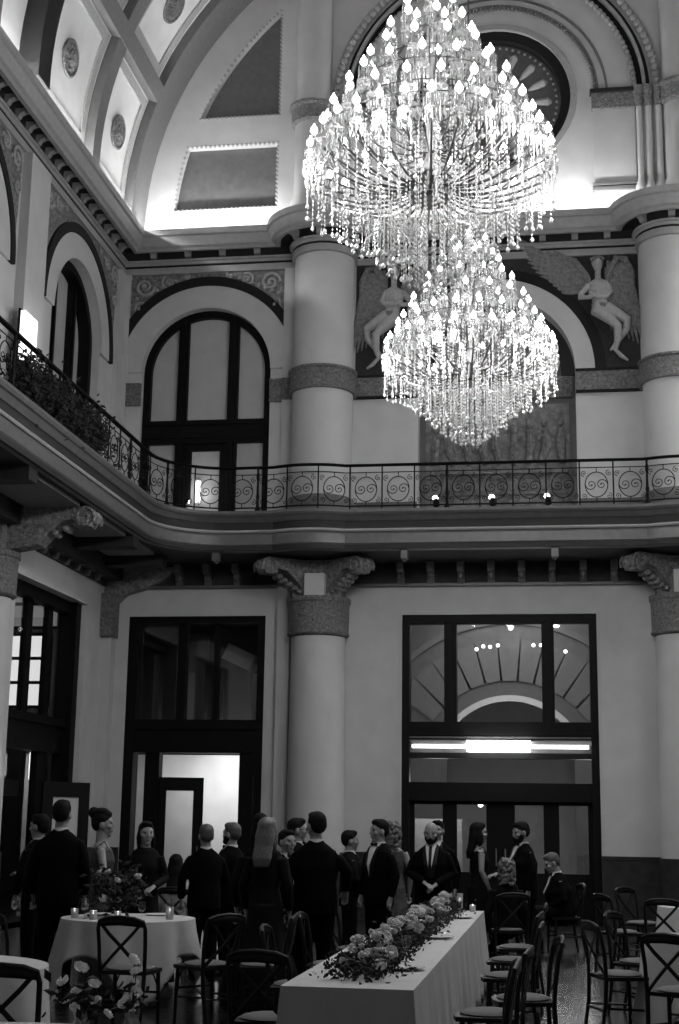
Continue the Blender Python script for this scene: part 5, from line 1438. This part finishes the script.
            if tie == 'bow':
                m = M(); m.ball(chest(0, 1.482, .03), (.013, .013, .013), 8, 6)
                for s in (-1, 1): m.tube([chest(0, 1.482, .028), chest(s*.03, 1.482, .026), chest(s*.045, 1.482, .018)], [.008, .02, .022], 8)
                m.build('bow_tie', satin_m, t)
            if tie == 'long': patch(lambda z: -.018-.0*z, lambda z: .018, 1.1, 1.47, .016).build('necktie', satin_m, t)
    else:
        dm = dress or dress_dark; j = M()
        rg = [ringU(0, 0, .86, .17, .125), ringU(0, 0, .97, .165, .12), ringU(0, 0, 1.1, .135, .1), ringU(0, .015, 1.26, .16, .13), ringU(0, .005, 1.36, .158, .11), ringU(0, 0, 1.39, .15, .1)]
        j.loft(rg)
        if sit:
            q = M(); q.tube([Vector((0, 0, .52))*k, Vector((0, .25, .54))*k, Vector((0, .42, .5))*k, Vector((0, .42, .3))*k, Vector((0, .42, .1))*k], [.17*k, .16*k, .15*k, .16*k, .18*k], 14); j.add(q.v, q.f)
        else:
            fl = .2 if outfit == 'dress' else .36
            q = M(); n = 40; rings = []
            for z, rr in ((.95, .165), (.8, .18), (.6, .19+.03*(fl > .3)), (.35, .2+(fl-.2)*.7), (.03, fl)):
                f = (.95-z)/.92
                rings.append([Vector(((rr*(1+.09*f*math.sin(9*2*PI*i/n)))*math.cos(2*PI*i/n), (rr*.85*(1+.09*f*math.sin(9*2*PI*i/n)))*math.sin(2*PI*i/n), z))*k for i in range(n)])
            q.loft(rings); j.add(q.v, q.f)
        if outfit != 'sleeved':
            for s in (-1, 1): q = M(); q.tube([U(s*.1, .09, 1.36), U(s*.1, .03, 1.46), U(s*.1, -.07, 1.38)], .012, 6); j.add(q.v, q.f)
        else:
            for i in (0, 1):
                e, w = arms[i]; q = M(); q.tube([UU(sh[i]), UU(Vector(sh[i]).lerp(Vector(e), .5)), UU(e), UU(Vector(e).lerp(Vector(w), .9))], [.064*k, .055*k, .05*k, .04*k], 10); j.add(q.v, q.f)
            j.loft([ringU(0, 0, 1.36, .17, .11), ringU(0, -.005, 1.44, .14, .085), ringU(0, -.01, 1.48, .08, .065)])
        o = j.build('gown' if outfit == 'gown' else 'dress', dm, t); remesh(o, .012, 2)
    return t
front_clasp = [((-.27, .02, 1.15), (-.07, .22, 1.02)), ((.27, .02, 1.15), (.05, .23, 1.04))]
back_clasp = [((-.29, -.05, 1.16), (-.06, -.17, .95)), ((.29, -.05, 1.16), (.04, -.18, .98))]
holding = [((-.27, .0, 1.14), (-.26, .06, .9)), ((.27, .05, 1.14), (.18, .3, 1.1))]
holding_l = [((-.27, .05, 1.14), (-.18, .3, 1.1)), ((.27, .0, 1.14), (.26, .06, .9))]
person('person in dark suit seen from behind at the left picture edge', -4.5, 12.7, R(-30), 1.72, hair='short', girth=1.1, jacket=suit_b)
person('man in dark suit facing left with one forearm stretched out, far left group', -4.45, 14.9, R(72), 1.7, hair='short', tie='bow', arms=[((-.27, .0, 1.14), (-.26, .06, .9)), ((.27, .1, 1.12), (.2, .36, 1.12))])
person('broad man in black suit with dark hair, back to the viewer, far left group', -3.87, 13.95, R(4), 1.84, hair='short', girth=1.15)
person('woman with dark piled-up hair and bare arm in sparkling dress, behind the left table', -3.62, 14.5, R(-75), 1.74, outfit='dress', hair='updo', dress=dress_mid, female=True, arms=[((-.24, -.04, 1.16), (-.12, .2, 1.05)), ((.25, .05, 1.14), (.12, .26, 1.0))])
person('smiling woman with black hair and dark dress facing the viewer behind the left table', -3.3, 15.0, R(195), 1.64, outfit='sleeved', hair='bob', female=True, yaw=R(15), arms=[((-.24, .0, 1.14), (-.1, .24, 1.05)), ((.24, .03, 1.14), (.1, .28, 1.02))])
person('seated woman with long dark hair and pale blouse before the open door leaf', -3.5, 17.0, R(10), 1.68, sit=True, outfit='shirt', hair='long', female=True, jacket=mat('pale_blouse', .3, .8))
person('man with short grey hair in black suit, back turned, before the bright left doorway', -2.77, 15.5, R(28), 1.62, hair='short', hair_mat=hair_grey, girth=1.1, arms=holding)
person('bearded man in tuxedo facing left before the bright left doorway', -2.6, 16.0, R(68), 1.64, hair='short', hair_mat=hair_grey, beard=True, tie='bow', arms=holding_l)
person('woman with very long black hair, back turned, left of the blonde woman', -1.8, 13.75, R(6), 1.7, outfit='sleeved', hair='tall', female=True)
person('woman with long straight blonde hair in black, back to the viewer', -1.66, 13.4, R(-12), 1.7, outfit='sleeved', hair='long', hair_mat=hair_blond, female=True)
person('young man in dark suit looking over, right of the blonde woman', -1.74, 14.8, R(-130), 1.58, hair='short', tie='bow')
person('man with dark hair and glasses facing right beside the broadest suited man', -1.85, 16.0, R(-75), 1.7, hair='short', glasses=True, tie='bow')
person('broadest man in black suit, back to the viewer, hands held at his right side', -1.3, 14.0, R(14), 1.76, hair='short', girth=1.22, yaw=R(25), arms=[((-.29, -.02, 1.15), (-.26, .12, .95)), ((.31, -.06, 1.2), (.3, .06, 1.02))])
person('dark-haired person in black facing right, behind the broadest suited man', -1.4, 17.0, R(-72), 1.57, hair='short', arms=front_clasp, jacket=suit_b)
person('tall man in dark suit with face turned left, left of the curly blonde woman', -.98, 16.4, R(140), 1.7, hair='short', tie='bow', girth=1.1, yaw=R(-20))
person('woman with curly blonde hair in a pale tulle gown, back turned', -1.0, 17.9, R(15), 1.68, outfit='gown', hair='curly', hair_mat=hair_blond, dress=tulle_m, female=True)
person('bearded balding man in black suit and tie facing the viewer beyond the garland', -.44, 17.0, R(178), 1.69, hair='balding', beard=True, tie='long', girth=1.15, nod=R(12), arms=front_clasp)
person('dark-haired man mostly hidden behind the bearded balding man', -.5, 18.5, R(170), 1.7, hair='short')
person('woman with long dark hair in sleeveless dark dress, facing right', 0.02, 18.5, R(-72), 1.68, outfit='dress', hair='long', female=True, arms=[((-.2, -.05, 1.15), (-.17, .1, .92)), ((.22, -.02, 1.15), (.2, .1, .9))])
person('seated woman with short blonde hair in black before the central doors', .4, 17.5, R(20), 1.7, sit=True, outfit='sleeved', hair='curly', hair_mat=hair_blond, female=True)
person('bearded dark-haired man in tuxedo looking down to the left before the central doors', .58, 18.3, R(118), 1.7, hair='short', beard=True, tie='bow', girth=1.3, nod=R(10), arms=holding)
person('grey-haired man in tuxedo sitting at the right, facing left', 1.05, 20.3, R(105), 1.74, sit=True, hair='short', hair_mat=hair_grey, tie='bow', lean=R(8), girth=1.38, nod=R(15), arms=front_clasp)
chair(1.07, 20.26, R(105), 'dark cross-back chair under the seated grey-haired man')
chair(.4, 17.48, R(20), 'dark cross-back chair under the seated blonde woman')
chair(-3.5, 16.98, R(10), 'dark cross-back chair under the seated dark-haired woman in the pale blouse')
